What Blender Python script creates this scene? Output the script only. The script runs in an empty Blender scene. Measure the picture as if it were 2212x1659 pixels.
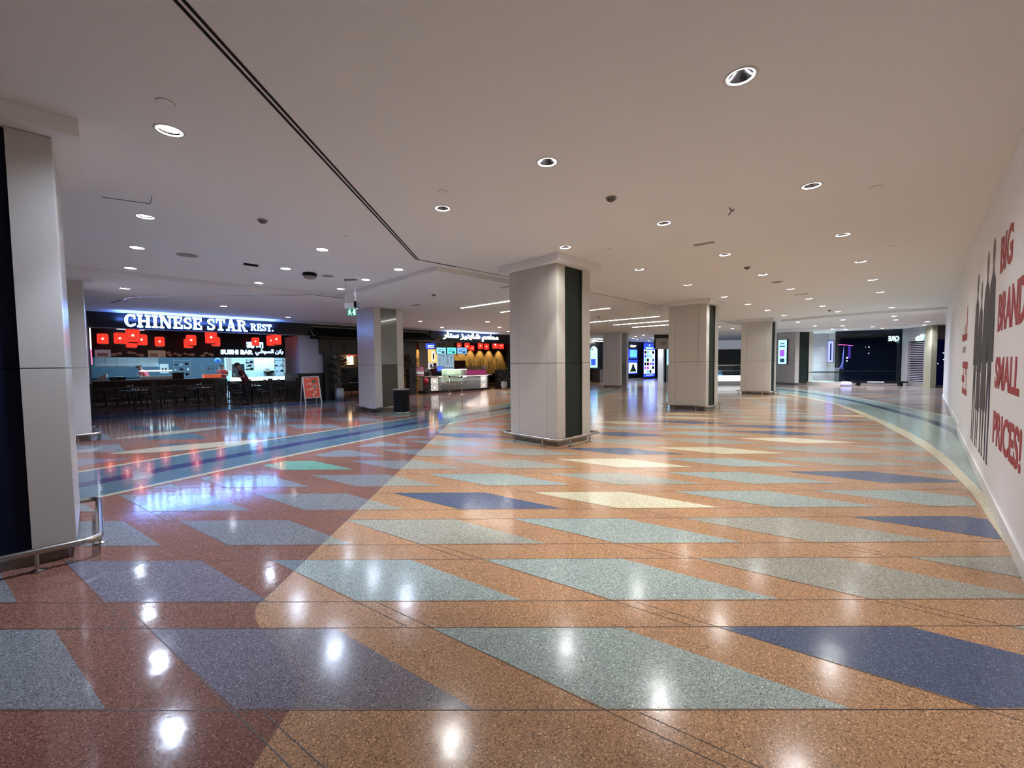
import bpy, bmesh, math, random
from mathutils import Vector, Matrix
from mathutils.geometry import tessellate_polygon
random.seed(7)
sc = bpy.context.scene
COL = sc.collection
PI = math.pi

# ------------------------------------------------------------------ camera
FPX, EYE = 900.0, 1.6
PITCH, ROLL = math.radians(2.82), math.radians(0.57)
cd = bpy.data.cameras.new('camera'); cam = bpy.data.objects.new('camera', cd); COL.objects.link(cam)
cd.sensor_fit = 'HORIZONTAL'; cd.sensor_width = 36.0; cd.lens = 36.0 * FPX / 2212.0
cd.clip_start = 0.05; cd.clip_end = 300
F = Vector((0, math.cos(PITCH), -math.sin(PITCH)))
R0 = Vector((1, 0, 0)); U0 = R0.cross(F)
RV = math.cos(ROLL) * R0 - math.sin(ROLL) * U0
UV = math.sin(ROLL) * R0 + math.cos(ROLL) * U0
cam.matrix_world = Matrix(((RV.x, UV.x, -F.x, 0), (RV.y, UV.y, -F.y, 0), (RV.z, UV.z, -F.z, EYE), (0, 0, 0, 1)))
sc.camera = cam

# ------------------------------------------------------------------ world, exposure
w = bpy.data.worlds.new('world'); sc.world = w; w.use_nodes = True
w.node_tree.nodes['Background'].inputs[0].default_value = (0.02, 0.022, 0.03, 1)
w.node_tree.nodes['Background'].inputs[1].default_value = 0.3
sc.view_settings.view_transform = 'Standard'; sc.view_settings.look = 'None'
sc.view_settings.gamma = 1; sc.view_settings.use_curve_mapping = False
sc.view_settings.exposure = 0.32
try:
    sc.cycles.use_denoising = True
except Exception:
    pass
DOWN_W = 130.0           # watts of one recessed downlight
WARM = (0.98, 0.98, 0.975); COOL = (0.80, 0.94, 1.22)

# ------------------------------------------------------------------ survey helpers (sight lines met with real planes)
QA = Vector((math.sin(PI/4), math.cos(PI/4), 0)); QB = Vector((-math.sin(PI/4), math.cos(PI/4), 0))
R45 = PI / 4
def ray(x, y):
    return F + RV * ((x - 1106) / FPX) - UV * ((y - 829.5) / FPX)
def onz(x, y, z):
    d = ray(x, y); t = (z - EYE) / d.z
    return Vector((d.x * t, d.y * t, z))
def onv(x, y, v):                 # plane parallel to the shop fronts, v metres along QB -> (u, z)
    d = ray(x, y); t = v / d.dot(QB)
    return d.dot(QA) * t, EYE + d.z * t
def uv(u, v, z=0.0):
    return QA * u + QB * v + Vector((0, 0, z))

# ------------------------------------------------------------------ materials
MAT = {}
def mat(name, col, rough=0.5, metal=0.0, emit=0.0, ecol=None, spec=0.5, noise=0.0, nscale=8.0, bump=0.0, alpha=None, trans=0.0, coat=0.0, stretch=None):
    if name in MAT: return MAT[name]
    m = bpy.data.materials.new(name); m.use_nodes = True; nt = m.node_tree; b = nt.nodes['Principled BSDF']
    b.inputs['Base Color'].default_value = (*col, 1); b.inputs['Roughness'].default_value = rough
    b.inputs['Metallic'].default_value = metal; b.inputs['Specular IOR Level'].default_value = spec
    b.inputs['Coat Weight'].default_value = coat
    if trans: b.inputs['Transmission Weight'].default_value = trans; b.inputs['IOR'].default_value = 1.45
    if alpha is not None: b.inputs['Alpha'].default_value = alpha
    if emit:
        b.inputs['Emission Color'].default_value = (*(ecol or col), 1); b.inputs['Emission Strength'].default_value = emit
    if noise or bump:
        tc = nt.nodes.new('ShaderNodeTexCoord'); n = nt.nodes.new('ShaderNodeTexNoise')
        n.inputs['Scale'].default_value = nscale; n.inputs['Detail'].default_value = 4
        if stretch:
            mp = nt.nodes.new('ShaderNodeMapping'); mp.inputs['Scale'].default_value = stretch
            nt.links.new(tc.outputs['Object'], mp.inputs['Vector']); nt.links.new(mp.outputs[0], n.inputs['Vector'])
        else: nt.links.new(tc.outputs['Object'], n.inputs['Vector'])
        if noise:
            mx = nt.nodes.new('ShaderNodeMix'); mx.data_type = 'RGBA'
            mx.inputs[6].default_value = (*[c * (1 - noise) for c in col], 1)
            mx.inputs[7].default_value = (*[min(1, c * (1 + noise)) for c in col], 1)
            nt.links.new(n.outputs['Fac'], mx.inputs[0]); nt.links.new(mx.outputs[2], b.inputs['Base Color'])
        if bump:
            bp = nt.nodes.new('ShaderNodeBump'); bp.inputs['Strength'].default_value = bump; bp.inputs['Distance'].default_value = 0.01
            nt.links.new(n.outputs['Fac'], bp.inputs['Height']); nt.links.new(bp.outputs[0], b.inputs['Normal'])
    MAT[name] = m; return m

def terrazzo(name, col, chip_dark=0.35, chip_light=2.0, west_tint=(0.80, 0.66, 0.66)):
    """polished terrazzo: stone chips in a cement of colour col; tinted and glossier west of a boundary line"""
    m = bpy.data.materials.new(name); m.use_nodes = True; nt = m.node_tree; b = nt.nodes['Principled BSDF']
    L = nt.links.new
    tc = nt.nodes.new('ShaderNodeTexCoord')
    vo = nt.nodes.new('ShaderNodeTexVoronoi'); vo.inputs['Scale'].default_value = 210
    L(tc.outputs['Object'], vo.inputs['Vector'])
    sp = nt.nodes.new('ShaderNodeSeparateColor'); L(vo.outputs['Color'], sp.inputs[0])
    r = nt.nodes.new('ShaderNodeValToRGB'); r.color_ramp.interpolation = 'CONSTANT'
    e = r.color_ramp.elements
    e[0].position = 0; e[0].color = (*[c * chip_dark for c in col], 1)
    e[1].position = 0.10; e[1].color = (*[c * 0.72 for c in col], 1)
    for p, k in ((0.30, 0.95), (0.6, 1.15), (0.85, 1.35), (0.955, chip_light)):
        x = e.new(p); x.color = (*[min(1, c * k + (0.05 if k == chip_light else 0)) for c in col], 1)
    L(sp.outputs[0], r.inputs[0])
    # large cloudy wear
    n = nt.nodes.new('ShaderNodeTexNoise'); n.inputs['Scale'].default_value = 0.9; n.inputs['Detail'].default_value = 3
    L(tc.outputs['Object'], n.inputs['Vector'])
    mr = nt.nodes.new('ShaderNodeMapRange'); mr.inputs['To Min'].default_value = 0.9; mr.inputs['To Max'].default_value = 1.1
    L(n.outputs['Fac'], mr.inputs['Value'])
    mu = nt.nodes.new('ShaderNodeVectorMath'); mu.operation = 'SCALE'; L(r.outputs[0], mu.inputs[0]); L(mr.outputs[0], mu.inputs['Scale'])
    # tinted area west of the boundary at x = -1.72
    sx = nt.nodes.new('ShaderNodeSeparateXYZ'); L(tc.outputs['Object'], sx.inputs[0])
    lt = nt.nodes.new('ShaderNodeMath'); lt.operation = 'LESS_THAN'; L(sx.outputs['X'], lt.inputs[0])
    jm = nt.nodes.new('ShaderNodeMapRange'); jm.interpolation_type = 'SMOOTHSTEP'      # the boundary swings east close to the near end
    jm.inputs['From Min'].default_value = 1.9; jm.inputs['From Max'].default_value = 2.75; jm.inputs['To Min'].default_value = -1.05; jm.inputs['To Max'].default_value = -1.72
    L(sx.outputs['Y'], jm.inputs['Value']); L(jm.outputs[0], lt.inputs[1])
    mt = nt.nodes.new('ShaderNodeMix'); mt.data_type = 'RGBA'; mt.inputs[6].default_value = (1, 1, 1, 1); mt.inputs[7].default_value = (*west_tint, 1)
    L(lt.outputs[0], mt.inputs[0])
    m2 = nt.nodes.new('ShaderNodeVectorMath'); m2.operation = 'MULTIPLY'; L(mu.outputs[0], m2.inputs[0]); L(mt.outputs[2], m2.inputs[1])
    L(m2.outputs[0], b.inputs['Base Color'])
    # polish, slightly wavy
    b.inputs['Roughness'].default_value = 0.13; b.inputs['Specular IOR Level'].default_value = 0.55
    n2 = nt.nodes.new('ShaderNodeTexNoise'); n2.inputs['Scale'].default_value = 5; n2.inputs['Detail'].default_value = 2
    L(tc.outputs['Object'], n2.inputs['Vector'])
    bp = nt.nodes.new('ShaderNodeBump'); bp.inputs['Strength'].default_value = 0.10; bp.inputs['Distance'].default_value = 0.01
    L(n2.outputs['Fac'], bp.inputs['Height']); L(bp.outputs[0], b.inputs['Normal'])
    rr = nt.nodes.new('ShaderNodeMapRange'); rr.inputs['To Min'].default_value = 0.06; rr.inputs['To Max'].default_value = 0.13
    L(sp.outputs[1], rr.inputs['Value'])
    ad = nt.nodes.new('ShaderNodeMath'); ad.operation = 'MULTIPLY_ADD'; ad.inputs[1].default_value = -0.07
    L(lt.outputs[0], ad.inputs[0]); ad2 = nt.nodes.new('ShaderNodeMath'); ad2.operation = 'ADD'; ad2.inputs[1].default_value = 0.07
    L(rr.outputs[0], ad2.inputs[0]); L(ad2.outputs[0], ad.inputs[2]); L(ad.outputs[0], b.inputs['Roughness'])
    MAT[name] = m; return m

T_OR = terrazzo('terrazzo_orange', (0.40, 0.222, 0.118), west_tint=(0.53, 0.45, 0.62))
T_GR = terrazzo('terrazzo_grey', (0.31, 0.305, 0.25), west_tint=(0.60, 0.63, 0.80))
T_TL = terrazzo('terrazzo_teal', (0.30, 0.355, 0.33), west_tint=(0.56, 0.60, 0.75))
T_BL = terrazzo('terrazzo_blue', (0.07, 0.095, 0.165), chip_dark=0.6, west_tint=(0.9, 0.9, 0.8))
T_CR = terrazzo('terrazzo_cream', (0.60, 0.55, 0.39), chip_light=1.4, west_tint=(0.62, 0.6, 0.62))
T_PU = terrazzo('terrazzo_mauve', (0.19, 0.165, 0.175), west_tint=(0.9, 0.95, 1.1))
T_GN = terrazzo('terrazzo_green', (0.20, 0.36, 0.27), west_tint=(0.7, 0.8, 0.8))
T_BT = terrazzo('terrazzo_band_teal', (0.25, 0.33, 0.305), west_tint=(0.30, 0.36, 0.48))
T_BD = terrazzo('terrazzo_band_blue', (0.055, 0.075, 0.12), chip_dark=0.6, west_tint=(0.55, 0.55, 0.8))
T_ST = mat('brass_divider_strip', (0.05, 0.035, 0.03), 0.4)

M_CEIL = mat('ceiling_plaster', (0.80, 0.78, 0.76), 0.9, noise=0.02, nscale=1.5)
M_WALLP = mat('painted_board', (0.84, 0.83, 0.86), 0.55, noise=0.02)
M_CLAD = mat('beige_cladding', (0.55, 0.515, 0.465), 0.30, noise=0.05, nscale=30, spec=0.4)
M_CLADG = mat('grey_cladding', (0.58, 0.58, 0.57), 0.35, noise=0.05, nscale=30)
M_RECESS = mat('dark_recess', (0.014, 0.022, 0.018), 0.45, spec=0.25)
M_NAVY = mat('navy_recess', (0.002, 0.005, 0.020), 0.5, spec=0.2)
M_GAP = mat('joint_shadow_gap', (0.05, 0.035, 0.03), 0.8)
M_STEEL = mat('brushed_steel', (0.45, 0.42, 0.38), 0.25, 1.0)
M_PLINTH = mat('plinth_steel', (0.22, 0.19, 0.165), 0.3, 0.8)
M_BLACK = mat('black_panel', (0.004, 0.004, 0.006), 0.35)
M_BLACKM = mat('matt_black', (0.004, 0.004, 0.005), 0.7, spec=0.2)
M_WOOD = mat('dark_wood', (0.007, 0.004, 0.0035), 0.4, noise=0.3, nscale=12)
M_GOLD = mat('dull_gold_trim', (0.20, 0.14, 0.075), 0.5, noise=0.2)
M_WHITE = mat('white_plastic', (0.75, 0.75, 0.75), 0.4)
M_TRIMW = mat('white_trim_ring', (0.62, 0.60, 0.58), 0.4)
M_GREYP = mat('grey_plastic', (0.28, 0.25, 0.23), 0.5)
M_REFL = mat('reflector_aluminium', (0.30, 0.30, 0.32), 0.15, 1.0)
M_LAMP = mat('lamp_emitter', (1, 1, 1), 0.5, emit=25, ecol=(1, 0.97, 0.93))
M_RIMGLOW = mat('glowing_rim', (1, 1, 1), 0.5, emit=9, ecol=(1, 0.98, 0.95))  # emission stands in for lamp light reflected by the trim
M_LED = mat('linear_led', (1, 1, 1), 0.5, emit=34, ecol=(1, 0.96, 0.88))
M_SIGN = mat('sign_face_lit', (1, 1, 1), 0.5, emit=4.5, ecol=(0.28, 0.55, 1.0))
M_SIGNB = mat('sign_halo_blue', (0.1, 0.25, 1), 0.5, emit=1.2, ecol=(0.04, 0.14, 1.0))
M_SIGNR = mat('sign_face_arabic', (1, 1, 1), 0.5, emit=2.2, ecol=(0.86, 1.0, 0.96))
M_RED = mat('lantern_paper', (0.7, 0.02, 0.012), 0.6, emit=0.8, ecol=(1.0, 0.05, 0.03))
M_BULB = mat('lantern_bulb_glow', (1, 0.5, 0.35), 0.5, emit=14, ecol=(1.0, 0.55, 0.35))
M_LANTCAP = mat('lantern_cap', (0.15, 0.02, 0.015), 0.5)
M_KWALL = mat('kitchen_white_wall', (0.55, 0.68, 0.76), 0.4)
M_KSTEEL = mat('kitchen_steel', (0.50, 0.60, 0.66), 0.3, 0.85)
M_GLASS = mat('clear_glass', (0.85, 0.95, 0.93), 0.03, trans=1.0, alpha=0.35)
M_ORANGE = mat('orange_panel', (0.75, 0.12, 0.05), 0.5, emit=0.5)
M_SKIN = mat('skin', (0.35, 0.18, 0.11), 0.5)
M_SHIRT = mat('dark_red_shirt', (0.10, 0.008, 0.012), 0.8)
M_SHIRTR = mat('red_shirt', (0.5, 0.04, 0.06), 0.8)
M_PANTS = mat('black_trousers', (0.006, 0.006, 0.008), 0.8)
M_HAIR = mat('black_hair', (0.006, 0.005, 0.005), 0.6)
M_LEAF = mat('dark_leaf', (0.012, 0.035, 0.018), 0.45, noise=0.4, nscale=10)
M_POT = mat('white_pot', (0.36, 0.37, 0.38), 0.5)
M_REDP = mat('hoarding_red_ink', (0.38, 0.045, 0.055), 0.6)

# ------------------------------------------------------------------ mesh helpers
class MB:
    def __init__(s): s.v = []; s.f = []; s.mi = []
    def add(s, vs, fs, mi=0):
        o = len(s.v); s.v += [tuple(v) for v in vs]; s.f += [tuple(i + o for i in f) for f in fs]; s.mi += [mi] * len(fs); return s
    def box(s, x0, x1, y0, y1, z0, z1, mi=0):
        return s.add([(x0,y0,z0),(x1,y0,z0),(x1,y1,z0),(x0,y1,z0),(x0,y0,z1),(x1,y0,z1),(x1,y1,z1),(x0,y1,z1)],
                     [(0,3,2,1),(4,5,6,7),(0,1,5,4),(1,2,6,5),(2,3,7,6),(3,0,4,7)], mi)
    def bar(s, p, q, w, h=None, mi=0):              # square bar between two points
        p = Vector(p); q = Vector(q); d = (q - p).normalized(); h = h or w
        up = Vector((0, 0, 1)) if abs(d.z) < 0.95 else Vector((0, 1, 0))
        r = d.cross(up).normalized() * w / 2; u = r.cross(d).normalized() * h / 2
        vs = [p - r - u, p + r - u, p + r + u, p - r + u, q - r - u, q + r - u, q + r + u, q - r + u]
        return s.add(vs, [(0,1,2,3),(7,6,5,4),(0,4,5,1),(1,5,6,2),(2,6,7,3),(3,7,4,0)], mi)
    def tube(s, pts, r, n=10, closed=False, mi=0):
        pts = [Vector(p) for p in pts]; N = len(pts); rings = []
        for i in range(N):
            a = pts[(i - 1) % N] if (closed or i) else pts[i]; b = pts[(i + 1) % N] if (closed or i < N - 1) else pts[i]
            d = (b - a).normalized(); up = Vector((0, 0, 1)) if abs(d.z) < 0.95 else Vector((1, 0, 0))
            x = d.cross(up).normalized(); y = x.cross(d).normalized()
            rings.append([pts[i] + x * r * math.cos(2*PI*k/n) + y * r * math.sin(2*PI*k/n) for k in range(n)])
        vs = [v for R in rings for v in R]; fs = []
        for i in range(N if closed else N - 1):
            j = (i + 1) % N
            for k in range(n): fs.append((i*n+k, i*n+(k+1)%n, j*n+(k+1)%n, j*n+k))
        if not closed: fs += [tuple(range(n))[::-1], tuple((N-1)*n+k for k in range(n))]
        return s.add(vs, fs, mi)
    def lathe(s, prof, n=20, cx=0, cy=0, mi=0, cap=True):
        vs = [(cx + r*math.cos(2*PI*k/n), cy + r*math.sin(2*PI*k/n), z) for r, z in prof for k in range(n)]
        fs = [(i*n+k, i*n+(k+1)%n, (i+1)*n+(k+1)%n, (i+1)*n+k) for i in range(len(prof)-1) for k in range(n)]
        if cap:
            if prof[0][0] > 1e-4: fs.append(tuple(range(n))[::-1])
            if prof[-1][0] > 1e-4: fs.append(tuple((len(prof)-1)*n+k for k in range(n)))
        return s.add(vs, fs, mi)
    def prism(s, poly, z0, z1, mi=0):               # polygon in x,y extruded in z
        n = len(poly)
        vs = [(x, y, z0) for x, y in poly] + [(x, y, z1) for x, y in poly]
        return s.add(vs, [tuple(range(n))[::-1], tuple(range(n, 2*n))] + [(i, (i+1)%n, n+(i+1)%n, n+i) for i in range(n)], mi)
    def xprism(s, poly, y0, y1, mi=0):              # polygon in x,z extruded in y
        n = len(poly)
        vs = [(x, y0, z) for x, z in poly] + [(x, y1, z) for x, z in poly]
        return s.add(vs, [tuple(range(n)), tuple(range(n, 2*n))[::-1]] + [(i, n+i, n+(i+1)%n, (i+1)%n) for i in range(n)], mi)
    def build(s, name, m, parent=None, loc=(0,0,0), rz=0.0, smooth=False, bevel=0.0):
        me = bpy.data.meshes.new(name); me.from_pydata(s.v, [], s.f); me.update()
        for x in (m if isinstance(m, (list, tuple)) else [m]): me.materials.append(x)
        if any(s.mi): me.polygons.foreach_set('material_index', s.mi)
        if smooth: me.polygons.foreach_set('use_smooth', [True]*len(me.polygons))
        o = bpy.data.objects.new(name, me); COL.objects.link(o); o.location = loc; o.rotation_euler = (0,0,rz)
        if parent: o.parent = parent
        if bevel:
            b = o.modifiers.new('bevel', 'BEVEL'); b.width = bevel; b.segments = 2; b.limit_method = 'ANGLE'
        return o
def tag(o, label=None, cat=None, group=None, kind=None):
    if label: o['label'] = label
    if cat: o['category'] = cat
    if group: o['group'] = group
    if kind: o['kind'] = kind
    return o
def thing(name, label, cat, loc=(0,0,0), rz=0.0, group=None):
    o = bpy.data.objects.new(name, None); COL.objects.link(o); o.location = loc; o.rotation_euler = (0,0,rz); o.empty_display_size = 0.1
    return tag(o, label, cat, group)
def dup(root, loc, rz=None, label=None, group=None):
    def cp(o, par):
        c = o.copy(); COL.objects.link(c)
        if par: c.parent = par
        for ch in list(o.children): cp(ch, c)
        return c
    r = cp(root, None); r.location = loc
    if rz is not None: r.rotation_euler = (0,0,rz)
    if label: r['label'] = label
    if group: r['group'] = group
    return r
def struct(o): o['kind'] = 'structure'; return o
ORD = ['first','second','third','fourth','fifth','sixth','seventh','eighth','ninth','tenth','eleventh','twelfth']

def area(name, loc, size, power, col=(1,1,1), rot=(0,0,0), sy=None):
    l = bpy.data.lights.new(name, 'AREA'); l.energy = power; l.color = col; l.size = size
    if sy: l.shape = 'RECTANGLE'; l.size_y = sy
    o = bpy.data.objects.new(name, l); COL.objects.link(o); o.location = loc; o.rotation_euler = rot
    return o

def text_mesh(body, size, ext=0.01, offset=0.0, sx=1.0):
    c = bpy.data.curves.new('text', 'FONT'); c.body = body; c.size = size; c.extrude = ext; c.offset = offset; c.resolution_u = 3
    c.align_x = 'LEFT'
    o = bpy.data.objects.new('text', c); COL.objects.link(o)
    dg = bpy.context.evaluated_depsgraph_get()
    me = bpy.data.meshes.new_from_object(o.evaluated_get(dg)); bpy.data.objects.remove(o); bpy.data.curves.remove(c)
    return me
def place_text(name, body, m, x0, x1, z0, z1, parent=None, loc=(0,0,0), rz=0.0, depth=0.03, offset=0.0, mirror=False):
    """text filling the rectangle x0..x1, z0..z1 on the local xz plane, facing -y, standing depth proud of y=0"""
    me = text_mesh(body, 1.0, 0.5, offset)
    xs = [v.co.x for v in me.vertices]; ys = [v.co.y for v in me.vertices]
    if not xs: return None
    ax, bx, ay, by = min(xs), max(xs), min(ys), max(ys)
    for v in me.vertices:
        X = (v.co.x - ax) / (bx - ax); Z = (v.co.y - ay) / (by - ay)
        if mirror: X = 1 - X
        v.co = (x0 + X * (x1 - x0), -depth * (v.co.z + 0.5), z0 + Z * (z1 - z0))
    me.materials.clear(); me.materials.append(m)
    o = bpy.data.objects.new(name, me); COL.objects.link(o); o.location = loc; o.rotation_euler = (0,0,rz)
    if parent: o.parent = parent
    return o

# ================================================================== FLOOR
def clip(poly, a, b):            # keep the part to the left of a->b
    out = []
    def sd(p): return (b[0]-a[0])*(p[1]-a[1]) - (b[1]-a[1])*(p[0]-a[0])
    for i in range(len(poly)):
        p, q = poly[i], poly[(i+1) % len(poly)]; sp, sq = sd(p), sd(q)
        if sp >= 0: out.append(p)
        if sp * sq < 0:
            t = sp / (sp - sq); out.append((p[0]+t*(q[0]-p[0]), p[1]+t*(q[1]-p[1])))
    return out
fl = MB()
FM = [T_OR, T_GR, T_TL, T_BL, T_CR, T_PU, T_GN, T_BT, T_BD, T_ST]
def fpoly(pts, mi, z):
    if len(pts) >= 3:
        # keep upward normal
        ar = sum(pts[i][0]*pts[(i+1)%len(pts)][1]-pts[(i+1)%len(pts)][0]*pts[i][1] for i in range(len(pts)))
        if ar < 0: pts = pts[::-1]
        fl.add([(x, y, z) for x, y in pts], [tuple(range(len(pts)))], mi)
fpoly([(-45,-12),(40,-12),(60,40),(60,80),(-45,80)], 0, 0.0)
# border curves
LIN = [(-7.3, 1.6), (-5.15, 4.91), (-3.65, 7.85), (-2.35, 10.1), (-0.04, 13.31), (3.0, 17.6), (6.5, 23.0)]
LOUT = [(-9.2, 2.2), (-6.75, 6.3), (-5.25, 9.1), (-3.2, 12.3), (-0.05, 16.94), (2.6, 20.8), (6.2, 26.3)]
RIN = [(3.0, 2.05), (4.49, 3.80), (5.23, 4.62), (5.95, 5.5), (7.0, 6.87), (8.12, 8.55), (9.71, 11.24), (11.73, 15.2), (12.78, 18.68), (13.2, 22)]
ROUT = [(4.4, 2.6), (6.2, 4.5), (7.9, 6.4), (9.0, 7.7), (10.4, 9.2), (12.05, 11.3), (13.09, 13.6), (14.49, 17.2), (15.9, 22), (16.3, 26)]
# rhomboid lattice
seen = {}
for (x, y), c in {(1900,1440):3,(1030,1082):3,(1880,1031):3,(2020,1135):3,(1350,975):3,(1620,921):3,(1745,909):3,(1390,939):3,
      (1350,1080):4,(1350,1000):4,(1555,973):4,(1730,953):4,(1480,903):4,(1660,900):4,(1460,918):2,
      (1400,1450):2,(1350,1147):2,(1080,1037):2,(1680,1077):2,(1560,1000):2,(1240,957):2,(900,1036):2,
      (640,1450):5,(350,1255):5,(670,1006):6,(100,1440):1,(810,1450):5}.items():
    p = onz(x, y, 0); seen[(p.x, p.y)] = c
def ptx(i, j): return (-0.5 + i*1.73 + j*0.243, 2.265*1.083 - i*0.018 + j*0.885)
# lattice calibrated: row tops at 2.45, +0.885 per row ; rhomb height 0.605, shear 0.90
for j in range(-3, 32):
    for i in range(-9, 14):
        x, y = ptx(i, j)
        y += 0.0
        P = [(x, y), (x+1.14, y-0.012), (x+2.04, y-0.612), (x+0.92, y-0.600)]
        c = (x+1.02, y-0.3)
        if c[1] < -0.5: continue
        col = None; bd = 0.55
        for k, v in seen.items():
            d = math.hypot(k[0]-c[0], (k[1]-c[1]))
            if d < bd: bd = d; col = v
        if col is None:
            r = random.random(); col = 1
            if c[1] > 9: col = 1 if r < .5 else 2 if r < .72 else 4 if r < .86 else 3
            elif r < 0.12: col = 2
            if c[0] < -2 and c[1] > 4: col = 1
        poly = P
        for a, b in zip(LIN[:-1], LIN[1:]): poly = clip(poly, b, a) if poly else poly
        for a, b in zip(RIN[:-1], RIN[1:]): poly = clip(poly, a, b) if poly else poly
        if len(poly) >= 3: fpoly(poly, col, 0.0006)
# the fainter pattern between the far band and the shop fronts
for j in range(0, 16):
    for i in range(-16, 6):
        x = -18 + i*0.0 + (i+16)*2.1 + j*0.55; y = 3.2 + j*1.35
        P = [(x, y), (x+1.3, y), (x+2.2, y-0.8), (x+0.9, y-0.8)]
        poly = P
        for a, b in zip(LOUT[:-1], LOUT[1:]): poly = clip(poly, a, b) if poly else poly
        vq = Vector((x+1, y-0.4, 0)).dot(QB)
        if len(poly) >= 3 and vq < 17.3 and x < 9:
            fpoly(poly, random.choice([1, 5, 1, 7, 5]), 0.0006)
# brown ground of the concourse beyond the right band
for i in range(len(ROUT)-1):
    a, b = ROUT[i], ROUT[i+1]; fpoly([a, (a[0]+24, a[1]-4), (b[0]+24, b[1]-4), b], 5, 0.0003)
fpoly([(16.3,26),(40,22),(45,45),(8,45),(8,30)], 5, 0.0003)
# stripes of the concourse beyond the right band
def inpoly(p, poly):
    c = False; n = len(poly)
    for i in range(n):
        (x0, y0), (x1, y1) = poly[i], poly[(i+1) % n]
        if (y0 > p[1]) != (y1 > p[1]) and p[0] < (x1-x0)*(p[1]-y0)/(y1-y0)+x0: c = not c
    return c
hallside = RIN + [(13.2,60),(-40,60),(-40,-12),(2,-12)]
for j in range(0, 60):
    for i in range(0, 12):
        x = 6.0 + i*2.3 + (j % 3)*.8; y = 6.0 + j*.42
        c = (x+1.25, y-.12)
        if inpoly(c, hallside) or inpoly((x, y), hallside): continue
        fpoly([(x, y), (x+1.7, y-.02), (x+2.5, y-.26), (x+.8, y-.24)], random.choice([1, 0, 0, 0, 1, 8]), 0.0006)
# cream leaf inlays
for (x, y, c, L_, W_, an) in ((-6.36, 8.3, 4, 1.3, .35, .5), (-3.42, 10.3, 4, 1.3, .4, .3), (-8.2, 10.2, 4, 1.2, .3, .9), (-3.2, 13.6, 6, 1.2, .3, .5)):
    pts = []
    for k in range(20):
        t = 2*PI*k/20; px, py = L_*math.cos(t)/1.0, W_*math.sin(t)*(1 - 0.5*math.cos(t)**4)
        pts.append((x + px*math.cos(an) - py*math.sin(an), y + px*math.sin(an) + py*math.cos(an)))
    fpoly(pts, c, 0.0009)
def lerp2(a, b, t): return [(p[0]+(q[0]-p[0])*t, p[1]+(q[1]-p[1])*t) for p, q in zip(a, b)]
def strip(A, B, mi, z):
    for i in range(len(A)-1): fpoly([A[i], A[i+1], B[i+1], B[i]], mi, z)
def smooth(P, n=6):
    out = []
    for i in range(len(P)-1):
        p0 = P[max(i-1, 0)]; p1 = P[i]; p2 = P[i+1]; p3 = P[min(i+2, len(P)-1)]
        for k in range(n):
            t = k/n
            out.append(tuple(0.5*((2*p1[q]) + (-p0[q]+p2[q])*t + (2*p0[q]-5*p1[q]+4*p2[q]-p3[q])*t*t + (-p0[q]+3*p1[q]-3*p2[q]+p3[q])*t**3) for q in (0,1)))
    return out + [P[-1]]
LI, LO, RI, RO = LIN, LOUT, smooth(RIN), smooth(ROUT)
strip(LI, LO, 7, 0.0012)
strip(lerp2(LI, LO, 0.0), lerp2(LI, LO, 0.055), 4, 0.0018); strip(lerp2(LI, LO, 0.945), lerp2(LI, LO, 1.0), 4, 0.0018)
strip(lerp2(LI, LO, 0.40), lerp2(LI, LO, 0.56), 8, 0.0018)
strip(RI, RO, 7, 0.0012)
strip(lerp2(RI, RO, 0.0), lerp2(RI, RO, 0.12), 4, 0.0018); strip(lerp2(RI, RO, 0.96), RO, 4, 0.0018)
strip(lerp2(RI, RO, 0.55), lerp2(RI, RO, 0.68), 8, 0.0018)
# blue band along the restaurant front
for v0, v1, mi in ((17.6, 19.4, 7), (18.2, 18.8, 8)):
    a = [tuple(uv(u, v0)[:2]) for u in (-6, 8)]; b = [tuple(uv(u, v1)[:2]) for u in (-6, 8)]
    strip(a, b, mi, 0.0012 if mi == 7 else 0.0018)
# divider strips between pours
def line(a, b, wd=0.006, z=0.0010):
    d = Vector((b[0]-a[0], b[1]-a[1], 0)).normalized(); n = Vector((-d.y, d.x, 0))*wd/2
    fpoly([(a[0]-n.x, a[1]-n.y), (b[0]-n.x, b[1]-n.y), (b[0]+n.x, b[1]+n.y), (a[0]+n.x, a[1]+n.y)], 9, z)
def lineclip(a, b):
    for (p, q) in [(LIN[k+1], LIN[k]) for k in range(len(LIN)-1)] + [(RIN[k], RIN[k+1]) for k in range(len(RIN)-1)]:
        def sd(s): return (q[0]-p[0])*(s[1]-p[1]) - (q[1]-p[1])*(s[0]-p[0])
        sa, sb = sd(a), sd(b)
        if sa < 0 and sb < 0: return None
        if sa * sb < 0:
            t = sa/(sa-sb); m = (a[0]+t*(b[0]-a[0]), a[1]+t*(b[1]-a[1]))
            if sa < 0: a = m
            else: b = m
    return a, b
for j in range(-1, 9):
    for dy in (0.0, -0.604):
        y = ptx(0, j)[1] + dy
        s = lineclip((-9, y+0.094), (12, y-0.125))
        if s: line(*s, wd=0.005)
for i in range(-6, 6):
    for off, in ((0.0,), (1.14,)):
        for j in range(-1, 7):
            x, y = ptx(i, j); x += off; y -= 0.01*off
            s = lineclip((x-0.42, y+0.28), (x+1.33, y-0.885))
            if s and off == 0.0: line(*s, wd=0.004)
line((-1.72, 2.75), (-1.72, 11.3), 0.006)
floor = struct(fl.build('floor', FM))

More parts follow.
